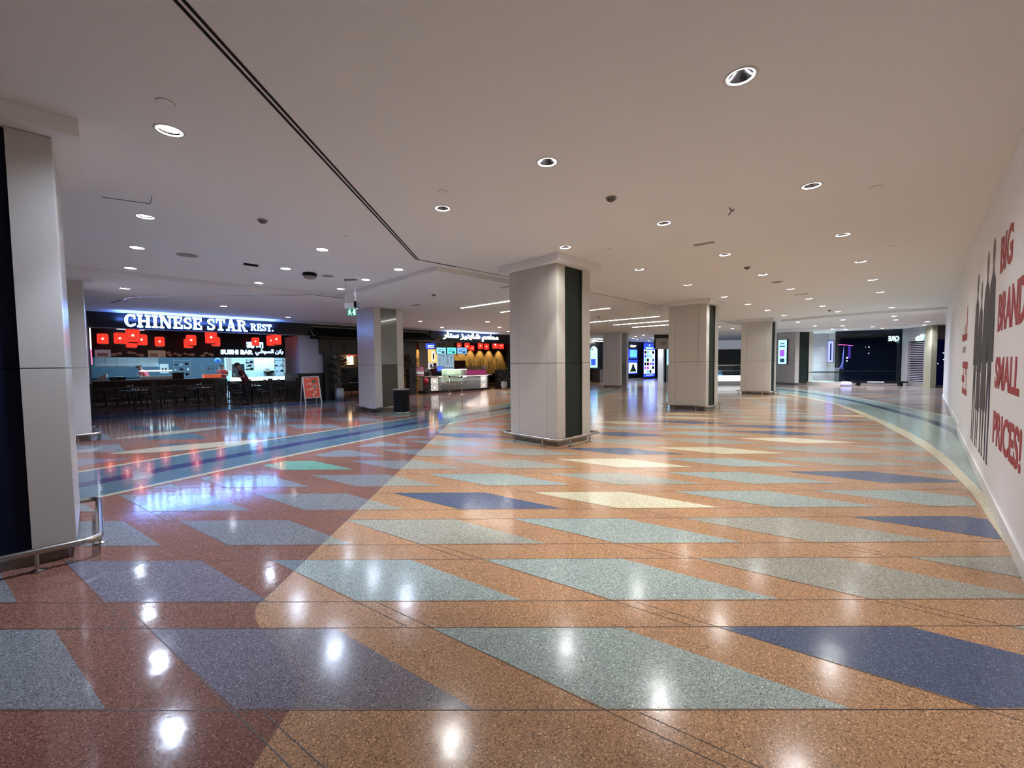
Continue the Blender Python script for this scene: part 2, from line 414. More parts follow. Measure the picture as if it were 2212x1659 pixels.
# ================================================================== CEILING
HI, LOWZ = 3.60, 3.50
low_poly = [tuple(uv(-30, 11.95)[:2]), tuple(uv(5, 11.95)[:2]), tuple(uv(5, 7.14)[:2]), tuple(uv(24.9, 7.14)[:2]),
            (13.0, 20.8), (13.9, 18.9), (15.2, 17.2), (16.68, 15.96), (22, 12), (60, 40), (60, 80), (-45, 80), (-45, 0)]
def inside(p, poly):
    c = False; n = len(poly)
    for i in range(n):
        (x0, y0), (x1, y1) = poly[i], poly[(i+1) % n]
        if (y0 > p[1]) != (y1 > p[1]) and p[0] < (x1-x0)*(p[1]-y0)/(y1-y0)+x0: c = not c
    return c
ROWS = [
 ('warm', 'in the row nearest the hoarding', [(1600,165),(1753,401),(1821,507),(1859,565),(1885,604),(1901,631)]),
 ('warm', 'in the row starting mid hall', [(1182,350),(1434,482),(1566,550),(1648,593),(1708,624),(1748,645),(1777,661)]),
 ('warm', 'in the row passing the central column', [(956,450),(1221,534),(1381,582),(1485,615),(1565,641),(1616,657),(1658,670),(1694,681)]),
 ('cool', 'in the leftmost row beside the near column', [(366,282),(314,468),(296,535),(282,579),(270,623)]),
 ('cool', 'in the row left of the black ceiling slot', [(696,539),(617,580),(559,611)]),
 ('cool', 'in the row leading to the hanging exit sign', [(861,582),(790,604),(736,624)]),
 ('cool', 'in the row in front of the lit restaurant name', [(483,661),(622,685)]),
 ('cool', 'in the row in front of the Arabic shop sign', [(908,694),(955,707),(1053,695),(1079,707),(1098,716)]),
 ('cool', 'between the second and third right columns', [(1553,706),(1582,710)]),
 ('cool', 'of the cluster before the blue lit film posters', [(1390,724),(1373,727),(1368,731),(1376,733),(1402,736),(1412,730)]),
 ('cool', 'beyond the bulkhead towards the white drum', [(1926,664),(1724,696),(1760,704),(1810,673),(1821,691),(1820,704),(1798,711),(1826,712),(1834,715),(1817,720),(1841,722),(1829,727)]),
 ('cool', 'of the lights in front of the black glass shop', [(1931,683),(1935,691),(1884,706),(1906,709),(1905,713),(1888,717)]),
 ('cool', 'of the four small lights by the louvred door', [(2003,695),(1997,702),(1996,706),(1997,709)]),
]
lights = []
for base_tone, where, pts in ROWS:
    for k, (x, y) in enumerate(pts):
        tone = base_tone; p = onz(x, y, HI)
        z = HI
        if inside((p.x, p.y), low_poly): p = onz(x, y, LOWZ); z = LOWZ
        if tone == 'cool' and p.y > 17: tone = 'far'
        lights.append((p, z, tone, f'{ORD[k]} nearest round recessed downlight {where}'))
for p in ((-3.4, -3.6), (2.2, -4.2)):  # unseen downlights behind the viewer, added for fill
    lights.append((Vector((p[0], p[1], HI)), HI, 'warm', None))
HR = 0.097
def ceil_mesh(outer, z, holes):
    loops = [[Vector((x, y, 0)) for x, y in outer]]
    for h in holes:
        loops.append([Vector((h.x + HR*math.cos(2*PI*k/20), h.y + HR*math.sin(2*PI*k/20), 0)) for k in range(20)])
    tris = tessellate_polygon(loops); vs = [v for l in loops for v in l]
    m = MB(); m.v = [(v.x, v.y, z) for v in vs]
    for t in tris:
        a, b, c = (vs[i] for i in t)
        m.f.append(tuple(t) if (b-a).cross(c-a).z < 0 else tuple(t[::-1])); m.mi.append(0)
    return m
# main level
main_outer = [(-45,-12),(25,-12),(40,14),(30,40),(-45,40)]
cm = ceil_mesh(main_outer, HI, [l[0] for l in lights if l[1] == HI])
struct(cm.build('ceiling', M_CEIL))
cl = ceil_mesh(low_poly, LOWZ, [l[0] for l in lights if l[1] == LOWZ])
n0 = len(low_poly)
for i in range(n0-1):
    (x0, y0), (x1, y1) = low_poly[i], low_poly[i+1]
    cl.add([(x0,y0,LOWZ),(x1,y1,LOWZ),(x1,y1,HI-0.001),(x0,y0,HI-0.001)], [(0,1,2,3)])
struct(cl.build('ceiling', M_CEIL))

# downlights
M_LENS = mat('frosted_lens', (1,1,1), 0.5, emit=14, ecol=(0.95, 0.97, 1.0))
def make_downlight(cool=False):
    t = thing('recessed_downlight', 'x', 'ceiling light', (0,0,0))
    n = 24
    MB().lathe([(0.090,-0.001),(0.094,-0.006),(0.108,-0.005),(0.112,-0.0008)], n, cap=False).build('trim_ring', M_TRIMW, t, smooth=True)
    MB().lathe([(0.092,-0.002),(0.060,0.058),(0.045,0.078)], n, cap=False).build('reflector', M_REFL, t, smooth=True)
    MB().lathe([(0.0935,-0.004),(0.082,-0.0035),(0.080,0.001)], n, cap=False).build('glowing_rim', M_RIMGLOW, t, smooth=True)  # rim made to glow as if lit by the lamp inside
    if cool: MB().lathe([(0.0,0.016),(0.074,0.016)], n, cap=False).build('lens', M_LENS, t)
    else: MB().lathe([(0.0,0.074),(0.046,0.074)], n, cap=False).build('lamp', M_LAMP, t)
    return t
LD = {}
for tone, col in (('warm', WARM), ('cool', COOL), ('far', (0.90, 0.97, 1.08))):
    l = bpy.data.lights.new('downlight_'+tone, 'SPOT'); l.energy = DOWN_W*1.15 if tone == 'warm' else DOWN_W*(1.3 if tone == 'far' else 1.1); l.color = col
    l.spot_size = math.radians(58 if tone == 'warm' else 80); l.spot_blend = 0.45; l.shadow_soft_size = 0.07
    LD[tone] = l
    l = bpy.data.lights.new('spill_'+tone, 'SPOT'); l.energy = DOWN_W*(0.58 if tone == 'warm' else 1.5 if tone == 'far' else 1.15); l.color = col
    l.spot_size = math.radians(150); l.spot_blend = 1.0; l.shadow_soft_size = 0.09
    LD['s'+tone] = l
protos = {}
for p, z, tone, lab in lights:
    if tone not in protos: protos[tone] = o = make_downlight(tone != 'warm')
    else: o = dup(protos[tone], p)
    o.location = p
    o['group'] = 'recessed downlights in the ceiling'
    o['label'] = lab or 'round recessed downlight added for fill behind the viewer'
    if o is protos[tone]:
        so = bpy.data.objects.new('beam', LD[tone]); COL.objects.link(so); so.location = (0,0,-0.008); so.parent = o
        so = bpy.data.objects.new('spill', LD['s'+tone]); COL.objects.link(so); so.location = (0,0,-0.012); so.parent = o

# black movement-joint slots in the ceiling
def slot(pts, wd, z, name='trim_1', m=M_BLACKM):
    mb = MB()
    for a, b in zip(pts[:-1], pts[1:]):
        mb.bar((a[0], a[1], z-0.003), (b[0], b[1], z-0.003), wd, 0.006)
    return struct(mb.build(name, m))
for off in (0.0, -0.045):
    slot([(-1.79+off, -6), (-1.76+off, 8.06+off), tuple(uv(5.35, 6.93-off*0.6)[:2])], 0.020, HI, 'trim_1')
slot([tuple(uv(5.35, 6.93)[:2]), tuple(uv(14.8, 6.85)[:2])], 0.012, HI, 'trim_2')
slot([(-11.8, 12.4), (-10.3, 11.39), (-5.34, 11.31), (-4.74, 11.98)], 0.03, LOWZ, 'trim_3', mat('slot_gloss', (0.02,0.02,0.03), 0.15))
slot([(-4.79, 4.99), (-4.41, 5.21), (-4.2, 4.99)], 0.004, HI, 'trim_4', M_GAP)
slot([tuple(onz(1400,742-20,LOWZ)[:2]), tuple(onz(1960,702,LOWZ)[:2])], 0.03, LOWZ, 'trim_5', M_GAP)

# linear lights
lin = [((-1.7,14.26),(1.1,11.7)), ((-.38,15.51),(2.0,13.35)), ((1.0,16.9),(3.45,14.64)), ((3.0,20.3),(6.14,17.42)), ((5.16,21.22),(8.0,18.6)), ((6.56,22.72),(9.2,20.3))]
for k, (a, b) in enumerate(lin):
    t = thing('linear_light', f'long slim linear ceiling light, {ORD[k]} nearest of the slanted series behind the central column', 'ceiling light', ((a[0]+b[0])/2, (a[1]+b[1])/2, LOWZ), 0, 'slanted linear ceiling lights')
    d = Vector((b[0]-a[0], b[1]-a[1], 0))/2
    MB().bar(-d + Vector((0,0,-.004)), d + Vector((0,0,-.004)), 0.085, 0.006).build('housing', M_TRIMW, t)
    MB().bar(-d*0.995 + Vector((0,0,-.010)), d*0.995 + Vector((0,0,-.010)), 0.06, 0.006).build('diffuser', M_LED, t)

def cz(x, y):
    p = onz(x, y, LOWZ); return LOWZ if inside((p.x, p.y), low_poly) else HI
# smoke detectors, speakers, vents, caps
def detector(x, y, label, z=HI):
    z = cz(x, y)
    p = onz(x, y, z)
    t = thing('smoke_detector', label, 'smoke detector', p, 0, 'ceiling smoke detectors')
    MB().lathe([(0.062,0),(0.064,-0.012),(0.058,-0.022)], 20).build('base', M_GREYP, t, smooth=False)
    MB().lathe([(0.048,-0.022),(0.044,-0.036),(0.020,-0.048),(0.0,-0.049)], 20).build('sensor_head', mat('detector_head',(0.10,0.075,0.06),0.5), t)
detector(1320,427,'round smoke detector on the ceiling in the middle of the hall')
detector(567,475,'round smoke detector on the ceiling left of the black slot')
detector(1614,577,'small smoke detector among the downlights right of centre')
detector(1792,670,'distant smoke detector near the ceiling bulkhead')
detector(937,636,'small smoke detector between exit sign and central column', LOWZ)
detector(1293,684,'small smoke detector beside the linear lights', LOWZ)
def cap(x, y, label, r=0.05, z=HI, name='sprinkler_cap', cat='sprinkler cover'):
    z = cz(x, y)
    mb = MB().lathe([(r,-0.0005),(r,-0.004),(r*0.8,-0.006),(0,-0.006)], 22)
    mb2 = MB().lathe([(r*1.06,-0.0003),(r*1.06,-0.0012),(r,-0.0012)], 22, cap=False)
    t = thing(name, label, cat, onz(x, y, z))
    mb.build('plate', M_CEIL, t); mb2.build('shadow_gap', M_GAP, t)
cap(357,221,'flush round cover plate above the near left downlight', 0.055)
cap(955,414,'flush round cover plate beside the downlight left of centre', 0.05)
cap(1892,404,'flush round cover plate at the upper right of the ceiling', 0.055)
cap(1317,538,'small flush cover plate above and right of the central column', 0.04)
cap(1930,532,'small flush cover plate near the hoarding side of the ceiling', 0.045)
cap(1947,593,'tiny flush cover plate behind the one near the hoarding', 0.045)
cap(748,511,'flush round cover plate right of the left smoke detector', 0.05)
cap(1491,599,'tiny flush cover plate over the third column', 0.045)
cap(509,648,'flush cover plate in front of the restaurant fascia', 0.09, LOWZ)
for x, y, r, lab in ((1679,609,.12,'flush round ceiling speaker among the right downlights'), (405,551,.16,'flush round ceiling speaker over the left side'), (708,596,.13,'flush round ceiling speaker beside the black projector housing')):
    t = thing('ceiling_speaker', lab, 'speaker', onz(x, y, HI)); MB().lathe([(r,-.001),(r,-.006),(0,-.006)], 26).build('grille', mat('speaker_grille',(0.33,0.29,0.26),0.9), t)
def vent(x0, y0, x1, y1, wd, label, z=HI, m=None):
    z = cz(x0, y0)
    a, b = onz(x0, y0, z), onz(x1, y1, z); c = (a+b)/2
    t = thing('air_vent', label, 'air vent', c); d = (b-a)/2
    MB().bar(-d+Vector((0,0,-.003)), d+Vector((0,0,-.003)), wd, .006).build('frame', M_TRIMW, t)
    mb = MB(); n = d.cross(Vector((0,0,1))).normalized()
    for k in (-1,0,1): mb.bar(-d*.94+n*k*wd*.27+Vector((0,0,-.007)), d*.94+n*k*wd*.27+Vector((0,0,-.007)), wd*.16, .004)
    mb.build('slats', m or M_GREYP, t)
vent(1498,530,1544,522,.12,'slim rectangular air vent in the ceiling right of centre')
vent(1715,637,1746,634,.14,'slim distant air vent between the right light rows')
vent(1083,622,1102,617,.14,'short slot vent left of the central column top', LOWZ)
vent(892,660,907,657,.16,'small slot vent right of the second left column', LOWZ)
# black round housing and small bracket
t = thing('ceiling_projector', 'black drum shaped housing with white underside hanging from the ceiling', 'ceiling fitting', onz(669,590,HI))
MB().lathe([(.13,0),(.15,-.05),(.12,-.07)], 20).build('housing', M_BLACKM, t)
MB().lathe([(.12,-.0701),(.12,-.10),(.1,-.115),(0,-.115)], 20).build('lens_cover', M_GREYP, t)
t = thing('ceiling_bracket', 'small dark angled bracket with bright edge on the left ceiling', 'bracket', onz(543,571,HI), R45)
MB().box(-.13,.13,-.05,.05,-.025,0).build('plate', M_BLACKM, t); MB().box(.1,.14,-.06,.06,-.045,-.005).build('clip', M_WHITE, t)
t = thing('loose_cable', 'short loop of dark cable poking out of the ceiling', 'cable', onz(1576,448,HI))
MB().tube([(0,0,0),(.01,0,-.03),(.05,0,-.05),(.06,0,-.02),(.03,0,-.04),(-.01,0,-.1)], .006, 6).build('cable', M_GAP, t, smooth=True)

# ================================================================== COLUMNS
SX, SY = 1.08, 1.25
def make_column(label, P, dark=M_RECESS, top=3.46, collar=True, kind='dark', guard=True, rz=R45):
    t = thing('column', label, 'column', (P[0], P[1], 0), rz, 'clad square columns of the hall')
    MB().box(.08,SX-.08,.08,SY-.08,0,HI).build('core', M_GAP, t)
    th = .03
    g = .006
    def face(along, fixed, sgn, L, middle):
        # strips along one face
        segs = [(0, .25), (.25, L-.25), (L-.25, L)]
        for k, (a, b) in enumerate(segs):
            for z0, z1 in ((.12, 1.596), (1.604, top-.005)):
                m = M_CLAD; nm = 'cladding_panel'; dep = th; inset = 0
                if k == 1 and middle == 'dark': m = dark; nm = 'dark_panel'; inset = .045
                if k == 1 and middle == 'screen': m = mat('smoked_panel',(0.20,0.21,0.19),0.12,coat=0.5) if z0 > 1 else mat('olive_panel',(0.075,0.066,0.05),0.35); nm = 'inset_panel'
                mb = MB(); a_, b_ = a+g/2, b-g/2
                lo, hi = (fixed, fixed+dep) if sgn < 0 else (fixed-dep, fixed)
                if inset: lo, hi = (fixed+inset, fixed+inset+.01) if sgn < 0 else (fixed-inset-.01, fixed-inset)
                if along == 'x': mb.box(a_, b_, lo, hi, z0, z1)
                else: mb.box(lo, hi, a_, b_, z0, z1)
                o = mb.build(nm, m, t, bevel=0)
                if nm == 'dark_panel' : o['label'] = 'dark recessed panel'
                if nm == 'inset_panel': o['label'] = 'glossy grey upper panel' if z0 > 1 else 'dark olive lower panel'
    # side strips are hollowed by moving the core in where the face is recessed
    face('y', 0, -1, SY, 'plain'); face('y', SX, 1, SY, 'plain')
    face('x', 0, -1, SX, kind); face('x', SY, 1, SX, kind)
    MB().box(.031,.078,.031,SY-.031,.125,top-.01).box(SX-.078,SX-.031,.031,SY-.031,.125,top-.01).build('backing_frame', M_GAP, t)
    MB().box(.05,SX-.05,.05,SY-.05,0.002,.118).build('plinth', M_PLINTH, t)
    if guard:
        o_, r = .14, .09; zz = .16; pts = []
        for cx, cy, a0 in ((SX+o_-r, SY+o_-r, 0), (-o_+r, SY+o_-r, 90), (-o_+r, -o_+r, 180), (SX+o_-r, -o_+r, 270)):
            for k in range(5):
                a = math.radians(a0 + k*22.5); pts.append((cx + r*math.cos(a), cy + r*math.sin(a), zz))
        gr = MB().tube(pts, .027, 10, True).build('guard_rail', M_STEEL, t, smooth=True)
        for (x, y) in ((SX*.2,-o_),(SX*.8,-o_),(-o_,SY*.2),(-o_,SY*.8),(SX+o_,SY*.2),(SX+o_,SY*.8),(SX*.2,SY+o_),(SX*.8,SY+o_)):
            MB().lathe([(.014,.012),(.014,zz-.015)], 10, x, y).lathe([(.045,0.003),(.045,.010),(.02,.02)], 14, x, y).build('rail_foot', M_STEEL, gr)
    if collar:
        mb = MB(); o_ = .16
        mb.box(-o_,SX+o_,-o_,SY+o_,top,HI-.0005)
        mb.build('collar', M_CEIL, t)
    return t
c_main = make_column('large beige clad column with dark green recess standing in the centre of the hall', (0.85, 7.84))
c_c3 = make_column('beige clad column standing right behind the central one, second in the right row', (6.25, 13.42))
c_c4 = make_column('third beige clad column of the right row, in front of the atrium rail', (12.05, 19.46))
c_near = make_column('nearest column, cut by the left picture edge, with navy recess', (-3.7-SX*.7071, 3.46-SX*.7071), dark=M_NAVY)
c_L2 = make_column('narrow looking column behind the nearest one, left of the restaurant front', (-9.24-SX*.7071, 9.09-SX*.7071))
c_B = make_column('column with glossy grey inset and olive lower panel, behind the black bin', (-4.55, 13.85), kind='screen', collar=False, top=3.499)
c_5 = make_column('distant grey column left of the blue film posters', (6.86, 26.5), kind='screen', collar=False, guard=False, top=3.499)
for o in c_5.children:
    if o.name.startswith('cladding'): o.data.materials[0] = M_CLADG

# ================================================================== RIGHT HOARDING WALL
HRZ = PI/2 - math.radians(44.6)
WP = Vector((3.79, 3.03, 0))
def wallthing(mb, name, m): return mb.build(name, m, None, WP, HRZ)
struct(wallthing(MB().box(-12, 8.1, -0.12, 0, 0, HI-.002), 'wall_right', M_WALLP))
struct(wallthing(MB().box(8.1, 20.0, -0.2, -0.05, 0, HI-.002), 'wall_right', M_WALLP))
struct(wallthing(MB().box(-12, 8.1, 0.001, 0.018, 0.003, 0.14).box(8.1, 20, -.049, -.03, .003, .14), 'baseboard_right', M_WHITE))
gph = thing('hoarding_graphic', 'large printed advert on the white hoarding wall with red slogan and figures', 'wall graphic', WP, HRZ)
# lettering: local x points away from the viewer, so the words run towards -x; use a child frame turned by 180 degrees
def word(body, s0, s1, z0, z1):
    o = place_text('printed_word', body, M_REDP, -s0, -s1, z0, z1, gph, (0, 0.0005, 0), PI, depth=0.003, offset=0.028)
word('BIG', 2.17, 1.30, 2.51, 2.90)
word('BRAND', 2.15, 0.42, 1.89, 2.29)
word('SMALL', 2.19, 0.55, 1.28, 1.62)
word('PRICES!', 2.15, 0.30, 0.68, 1.04)
def figure(s, wd, top, m1, m2, skirt=False, lean=0.0):
    """printed standing figure, outline in (s,z), on the wall face"""
    h = top - .34; z = lambda f: .34 + f*h
    up = [(-.16,.80),(-.20,.62),(-.22,.45),(-.13,.45),(-.11,.52),(-.12,.40),(.12,.40),(.11,.52),(.13,.45),(.22,.45),(.20,.62),(.16,.80),(.05,.84),(.04,.865)]
    dn = [(-.12,.41),(-.14,.20),(-.11,.02),(-.15,.0),(-.04,.0),(-.05,.2),(0,.38),(.05,.2),(.04,0),(.15,0),(.11,.02),(.14,.2),(.12,.41)]
    hd = [(.075*math.cos(t), .925+.065*math.sin(t)) for t in [2*PI*k/14 for k in range(14)]]
    f = thing_part('printed_figure')
    mk = lambda P, m, y, nm: MB().xprism([(s + x*wd*2.0 + lean*zz, z(zz)) for x, zz in P][::-1], y-.0008, y).build(nm, m, f)
    mk(dn, m2, .0018, 'printed_legs'); mk(up + [(-.04,.865),(-.05,.84)], m1, .0028, 'printed_torso')
    mk(hd, mat('printed_skin',(0.20,0.15,0.13),.6), .0028, 'printed_head')
    if skirt: mk([(-.14,.55),(.14,.55),(.2,.22),(-.2,.22)], m1, .0038, 'printed_coat')
    return f
def thing_part(n):
    o = bpy.data.objects.new(n, None); COL.objects.link(o); o.parent = gph; o.empty_display_size = .1; return o
PG = [mat('print_grey',(0.05,0.05,0.06),.6), mat('print_navy',(0.012,0.015,0.04),.6), mat('print_brown',(0.06,0.052,0.05),.6), mat('print_black',(0.02,0.018,0.022),.6)]
figure(4.75, 0.78, 2.92, PG[2], PG[3], False)
figure(4.12, 0.72, 2.72, PG[0], PG[1], True)
figure(3.42, 0.85, 3.02, PG[2], PG[3], True)
figure(2.80, 0.80, 3.06, PG[0], PG[1], False)
mb = MB()    # far block of small red print, too oblique to read
for (s0, s1, z0, z1) in ((6.7,6.85,2.0,2.6),(7.0,7.1,2.0,2.3),(7.3,7.4,2.0,2.25),(7.6,8.0,2.0,2.1),(6.6,7.9,1.95,2.08),(6.2,7.5,1.42,1.55),(6.35,6.45,.95,1.45),(6.9,7.6,1.15,1.28),(6.2,7.4,.93,1.04),(7.1,7.2,.95,1.45),(6.6,6.7,1.3,1.5)):
    mb.box(s0,s1,.0006,.003,z0,z1)
mb.build('printed_word', M_REDP, gph)
mb = MB()
for s0 in (6.9,7.2,7.5): mb.box(s0,s0+.18,.0006,.003,1.72,1.84)
mb.build('printed_word', M_GREYP, gph)

# ================================================================== SHOP FRONT LINE  (local frame: x = u, y = v, rotated 45 degrees)
VS = 19.5
def S(name, mb, m, parent=None, **k): return mb.build(name, m, parent, (0,0,0) if parent else (0,0,0), R45 if not parent else 0, **k)
FACZ = 2.92
struct(S('wall_left', MB().box(-30,-.12,VS,VS+.3,0,LOWZ-.002), M_WALLP))
fr = thing('fascia_board', 'long black fascia board above the restaurant and its gate, carrying the lit name', 'fascia', (0,0,0), R45)
MB().box(-.12,7.2,VS,VS+.25,FACZ,LOWZ-.04).box(7.2,12.2,VS+.12,VS+.25,2.1,LOWZ-.04).box(12.2,13.2,VS+.06,VS+.25,2.88,LOWZ-.04).box(13.2,19.3,VS,VS+.25,2.88,LOWZ-.04).build('board', M_BLACK, fr)
MB().box(-.12,19.3,VS-.06,VS+.3,LOWZ-.045,LOWZ-.004).build('top_trim', M_TRIMW, fr)
MB().box(-.12,7.2,VS-.012,VS-.001,FACZ,FACZ+.02).build('bottom_edge', M_GREYP, fr)

# slab-serif sign letters, drawn stroke by stroke
def seg(mb, P, y0, y1): mb.xprism(P, y0, y1)
def glyph(ch, x, z, h, y0, y1):
    """returns mesh builder and width for one slab serif capital of height h"""
    mb = MB(); t = h*.21; s = h*.13; W = {'C':.78,'H':.95,'I':.50,'N':.92,'E':.76,'S':.64,'T':.80,'A':.92,'R':.90,'.':.24}[ch]*h
    B = lambda a, b, c, d: mb.xprism([(x+a*h, z+c*h),(x+b*h, z+c*h),(x+b*h, z+d*h),(x+a*h, z+d*h)], y0, y1)
    def arc(cx, cz, rx, rz_, a0, a1, th0=.2, n=14):
        for k in range(n):
            A0 = math.radians(a0+(a1-a0)*k/n); A1 = math.radians(a0+(a1-a0)*(k+1)/n)
            P = []
            for (A, q) in ((A0,1),(A1,1),(A1,0),(A0,0)):
                tx = rx - (0 if q else th0); tz = rz_ - (0 if q else th0*.72)
                P.append((x+(cx+tx*math.cos(A))*h, z+(cz+tz*math.sin(A))*h))
            if a1 < a0: P = P[::-1]
            mb.xprism(P, y0, y1)
    if ch == 'C': arc(.40,.5,.40,.5,50,318,.22); B(.60,.74,.62,.98); B(.66,.74,.14,.30)
    elif ch == 'H':
        for o in (0,.55): B(o+.09,o+.31,0,1); B(o,o+.40,0,.13); B(o,o+.40,.87,1)
        B(.2,.75,.43,.57)
    elif ch == 'I': B(.14,.36,0,1); B(.03,.47,0,.13); B(.03,.47,.87,1)
    elif ch == 'N':
        B(.09,.22,0,1); B(0,.34,0,.13); B(0,.28,.87,1); B(.68,.81,0,1); B(.58,.92,.87,1)
        mb.xprism([(x+.09*h,z+h),(x+.60*h,z),(x+.81*h,z),(x+.34*h,z+h)][::-1][::-1], y0, y1)
    elif ch == 'E':
        B(.08,.30,0,1); B(0,.70,0,.14); B(0,.68,.86,1); B(.3,.52,.43,.57); B(.46,.56,.34,.66); B(.58,.72,0,.34); B(.57,.70,.68,1)
    elif ch == 'T': B(.29,.51,0,1); B(.17,.63,0,.13); B(.02,.78,.86,1); B(.02,.14,.66,1); B(.66,.78,.66,1)
    elif ch == 'A':
        mb.xprism([(x+.10*h,z),(x+.23*h,z),(x+.52*h,z+h),(x+.36*h,z+h)], y0, y1)
        mb.xprism([(x+.58*h,z),(x+.82*h,z),(x+.54*h,z+h),(x+.36*h,z+h)], y0, y1)
        B(.25,.65,.26,.38); B(0,.34,0,.12); B(.48,.92,0,.12)
    elif ch == 'R':
        B(.08,.30,0,1); B(0,.40,0,.13); B(0,.42,.87,1); arc(.40,.735,.34,.265,90,-90,.2,10); B(.28,.42,.47,.60)
        mb.xprism([(x+.38*h,z+.52*h),(x+.60*h,z),(x+.86*h,z),(x+.56*h,z+.52*h)][::-1], y0, y1); B(.58,.92,0,.12)
    elif ch == 'S':
        arc(.31,.73,.30,.27,35,270,.20,12); arc(.31,.27,.32,.27,90,-145,.20,12); B(.47,.58,.66,.98); B(.0,.11,.02,.34)
    elif ch == '.': mb.lathe([(0,0),(0,0)],3) if False else mb.xprism([(x+(.12+.11*math.cos(2*PI*k/12))*h, z+(.11+.11*math.sin(2*PI*k/12))*h) for k in range(12)], y0, y1)
    return mb, W
sgn = thing('illuminated_sign', 'big white glowing letters reading CHINESE STAR REST. on the black fascia', 'sign', (0,0,0), R45)
def lay(text, x0, x1, z, h):
    ws = []
    for c in text: ws.append(.34*h if c == ' ' else glyph(c,0,0,h,0,.1)[1] + .05*h)
    k = (x1-x0)/sum(ws); x = x0
    for c, w_ in zip(text, ws):
        if c != ' ':
            mb, W = glyph(c, 0, z, h, VS-.10, VS-.085)
            for i, v in enumerate(mb.v): mb.v[i] = (x + v[0]*k, v[1], v[2])
            o = mb.build('letter', M_SIGN, sgn)
            b2 = MB(); b2.v = [(x + (v[0]-x-W*k/2)*1.02 + W*k/2 if True else v[0], VS-.02 if v[1] > VS-.09 else VS-.08, z+h/2+(v[2]-z-h/2)*1.03) for v in mb.v]; b2.f = list(mb.f); b2.mi = list(mb.mi)
            b2.build('letter_halo', M_SIGNB, o)
        x += w_*k
lay('CHINESE STAR', .78, 4.42, 2.985, .44)
lay('REST.', 4.52, 5.36, 3.035, .28)
# blue area light added to spread the letters' glow onto the ceiling
area('sign_glow', uv(3.0, VS-.28, 3.25), 4.8, 75, (0.12,0.26,1.0), (math.radians(180-25), 0, R45), .12)

# Arabic sign (presentation forms, laid left to right)
ar1 = '\uFEAD\uFE8E\uFE98\uFEB3'; ar2 = '\uFEB0\uFEF4\uFEE8\uFEF3\uFE8E\uFEB7'; ar3 = '\uFEE2\uFECC\uFEC4\uFEE3'
asg = thing('illuminated_sign', 'white glowing Arabic lettering on the black fascia above the take-away counter', 'sign', (0,0,0), R45)
place_text('lettering', ar1+' '+ar2+' '+ar3, M_SIGNR, 13.98, 18.25, 2.94, 3.44, asg, (0,VS-.03,0), 0, depth=.05, offset=.03)
area('arabic_glow', uv(16.0, VS-.28, 3.25), 3.6, 40, (0.2,0.35,1.0), (math.radians(180-25), 0, R45), .1)  # blue area light added for the ceiling glow near this sign

# ------------------------------------------------------------------ restaurant shell
VK = 27.0      # kitchen counter line
struct(S('wall_back', MB().box(5.7,9.0,31.0,31.2,0,3.4), M_KWALL))
struct(S('wall_back', MB().box(-4,5.7,30.95,31.15,0,3.4), mat('dark_tiled_wall', (0.05,0.085,0.12), 0.3, noise=0.3, nscale=6)))
struct(S('wall_side', MB().box(-.30,-.12,VS+.3,31,0,3.4), M_BLACKM))
struct(S('wall_side', MB().box(9.0,9.2,VS+2.5,31,0,3.4), mat('cream_plaster',(0.34,0.30,0.27),.8)))
struct(S('ceiling', MB().box(-4,28.0,VS+.31,32,3.40,3.45), M_BLACKM))
hd = thing('menu_header', 'black header panel above the kitchen counter with dim printed dish pictures', 'menu board', (0,0,0), R45)
MB().box(-.1,8.9,VK-.05,VK+.1,2.07,3.39).build('board', M_BLACK, hd)
pics = [(205,240,'white'),(241,264,'dish'),(277,310,'dish'),(320,358,'cream'),(362,370,'dish'),(375,392,'dish'),(396,420,'dish'),(435,448,'dish'),(452,460,'dish')]
PW = mat('print_white_card',(0.5,0.52,0.62),.6, emit=.12, ecol=(.5,.5,.7)); PCm = mat('print_cream_card',(0.5,0.45,0.36),.6, emit=.12, ecol=(.5,.45,.35)); PD = mat('print_dish',(0.42,0.30,0.24),.6, noise=.6, nscale=14, emit=.04)
for a, b, k in pics:
    u0, _ = onv(a, 770, VK-.06); u1, _ = onv(b, 770, VK-.06)
    mb = MB()
    if k == 'dish':
        n = max(2, int((u1-u0)/.13))
        for q in range(n):
            cx = u0 + (q+.5)*(u1-u0)/n; cz = 2.17 + random.random()*.15; r = .045+.03*random.random()
            mb.xprism([(cx+r*1.5*math.cos(2*PI*j/10), cz+r*math.sin(2*PI*j/10)) for j in range(10)], VK-.062, VK-.0505)
        mb.build('dish_picture', PD, hd)
    else:
        mb.box(u0,u1,VK-.064,VK-.0505,2.08,2.42).build('menu_card', PW if k == 'white' else PCm, hd)
        MB().box(u0+.08,u1-.3 if u1-u0>.6 else u1-.1,VK-.068,VK-.0645,2.12,2.27).build('dish_picture', PD, hd)
sb = thing('illuminated_sign', 'white glowing SUSHI BAR sign in English and Arabic above the sushi counter', 'sign', (0,0,0), R45)
place_text('lettering', 'SUSHI BAR', M_SIGN, 4.82, 6.33, 2.25, 2.50, sb, (0,VK-.06,0), 0, depth=.04, offset=.05)
place_text('lettering', '\uFEF2\uFEB7\uFEEE\uFEB4\uFEDF\uFE8D \uFEE6\uFEDB\uFEAD', M_SIGN, 6.45, 7.88, 2.20, 2.56, sb, (0,VK-.06,0), 0, depth=.04, offset=.02)
place_text('lettering', '\u58FD\u53F8', M_SIGN, 6.02, 6.85, 2.60, 2.96, sb, (0,VK-.06,0), 0, depth=.04, offset=.015)

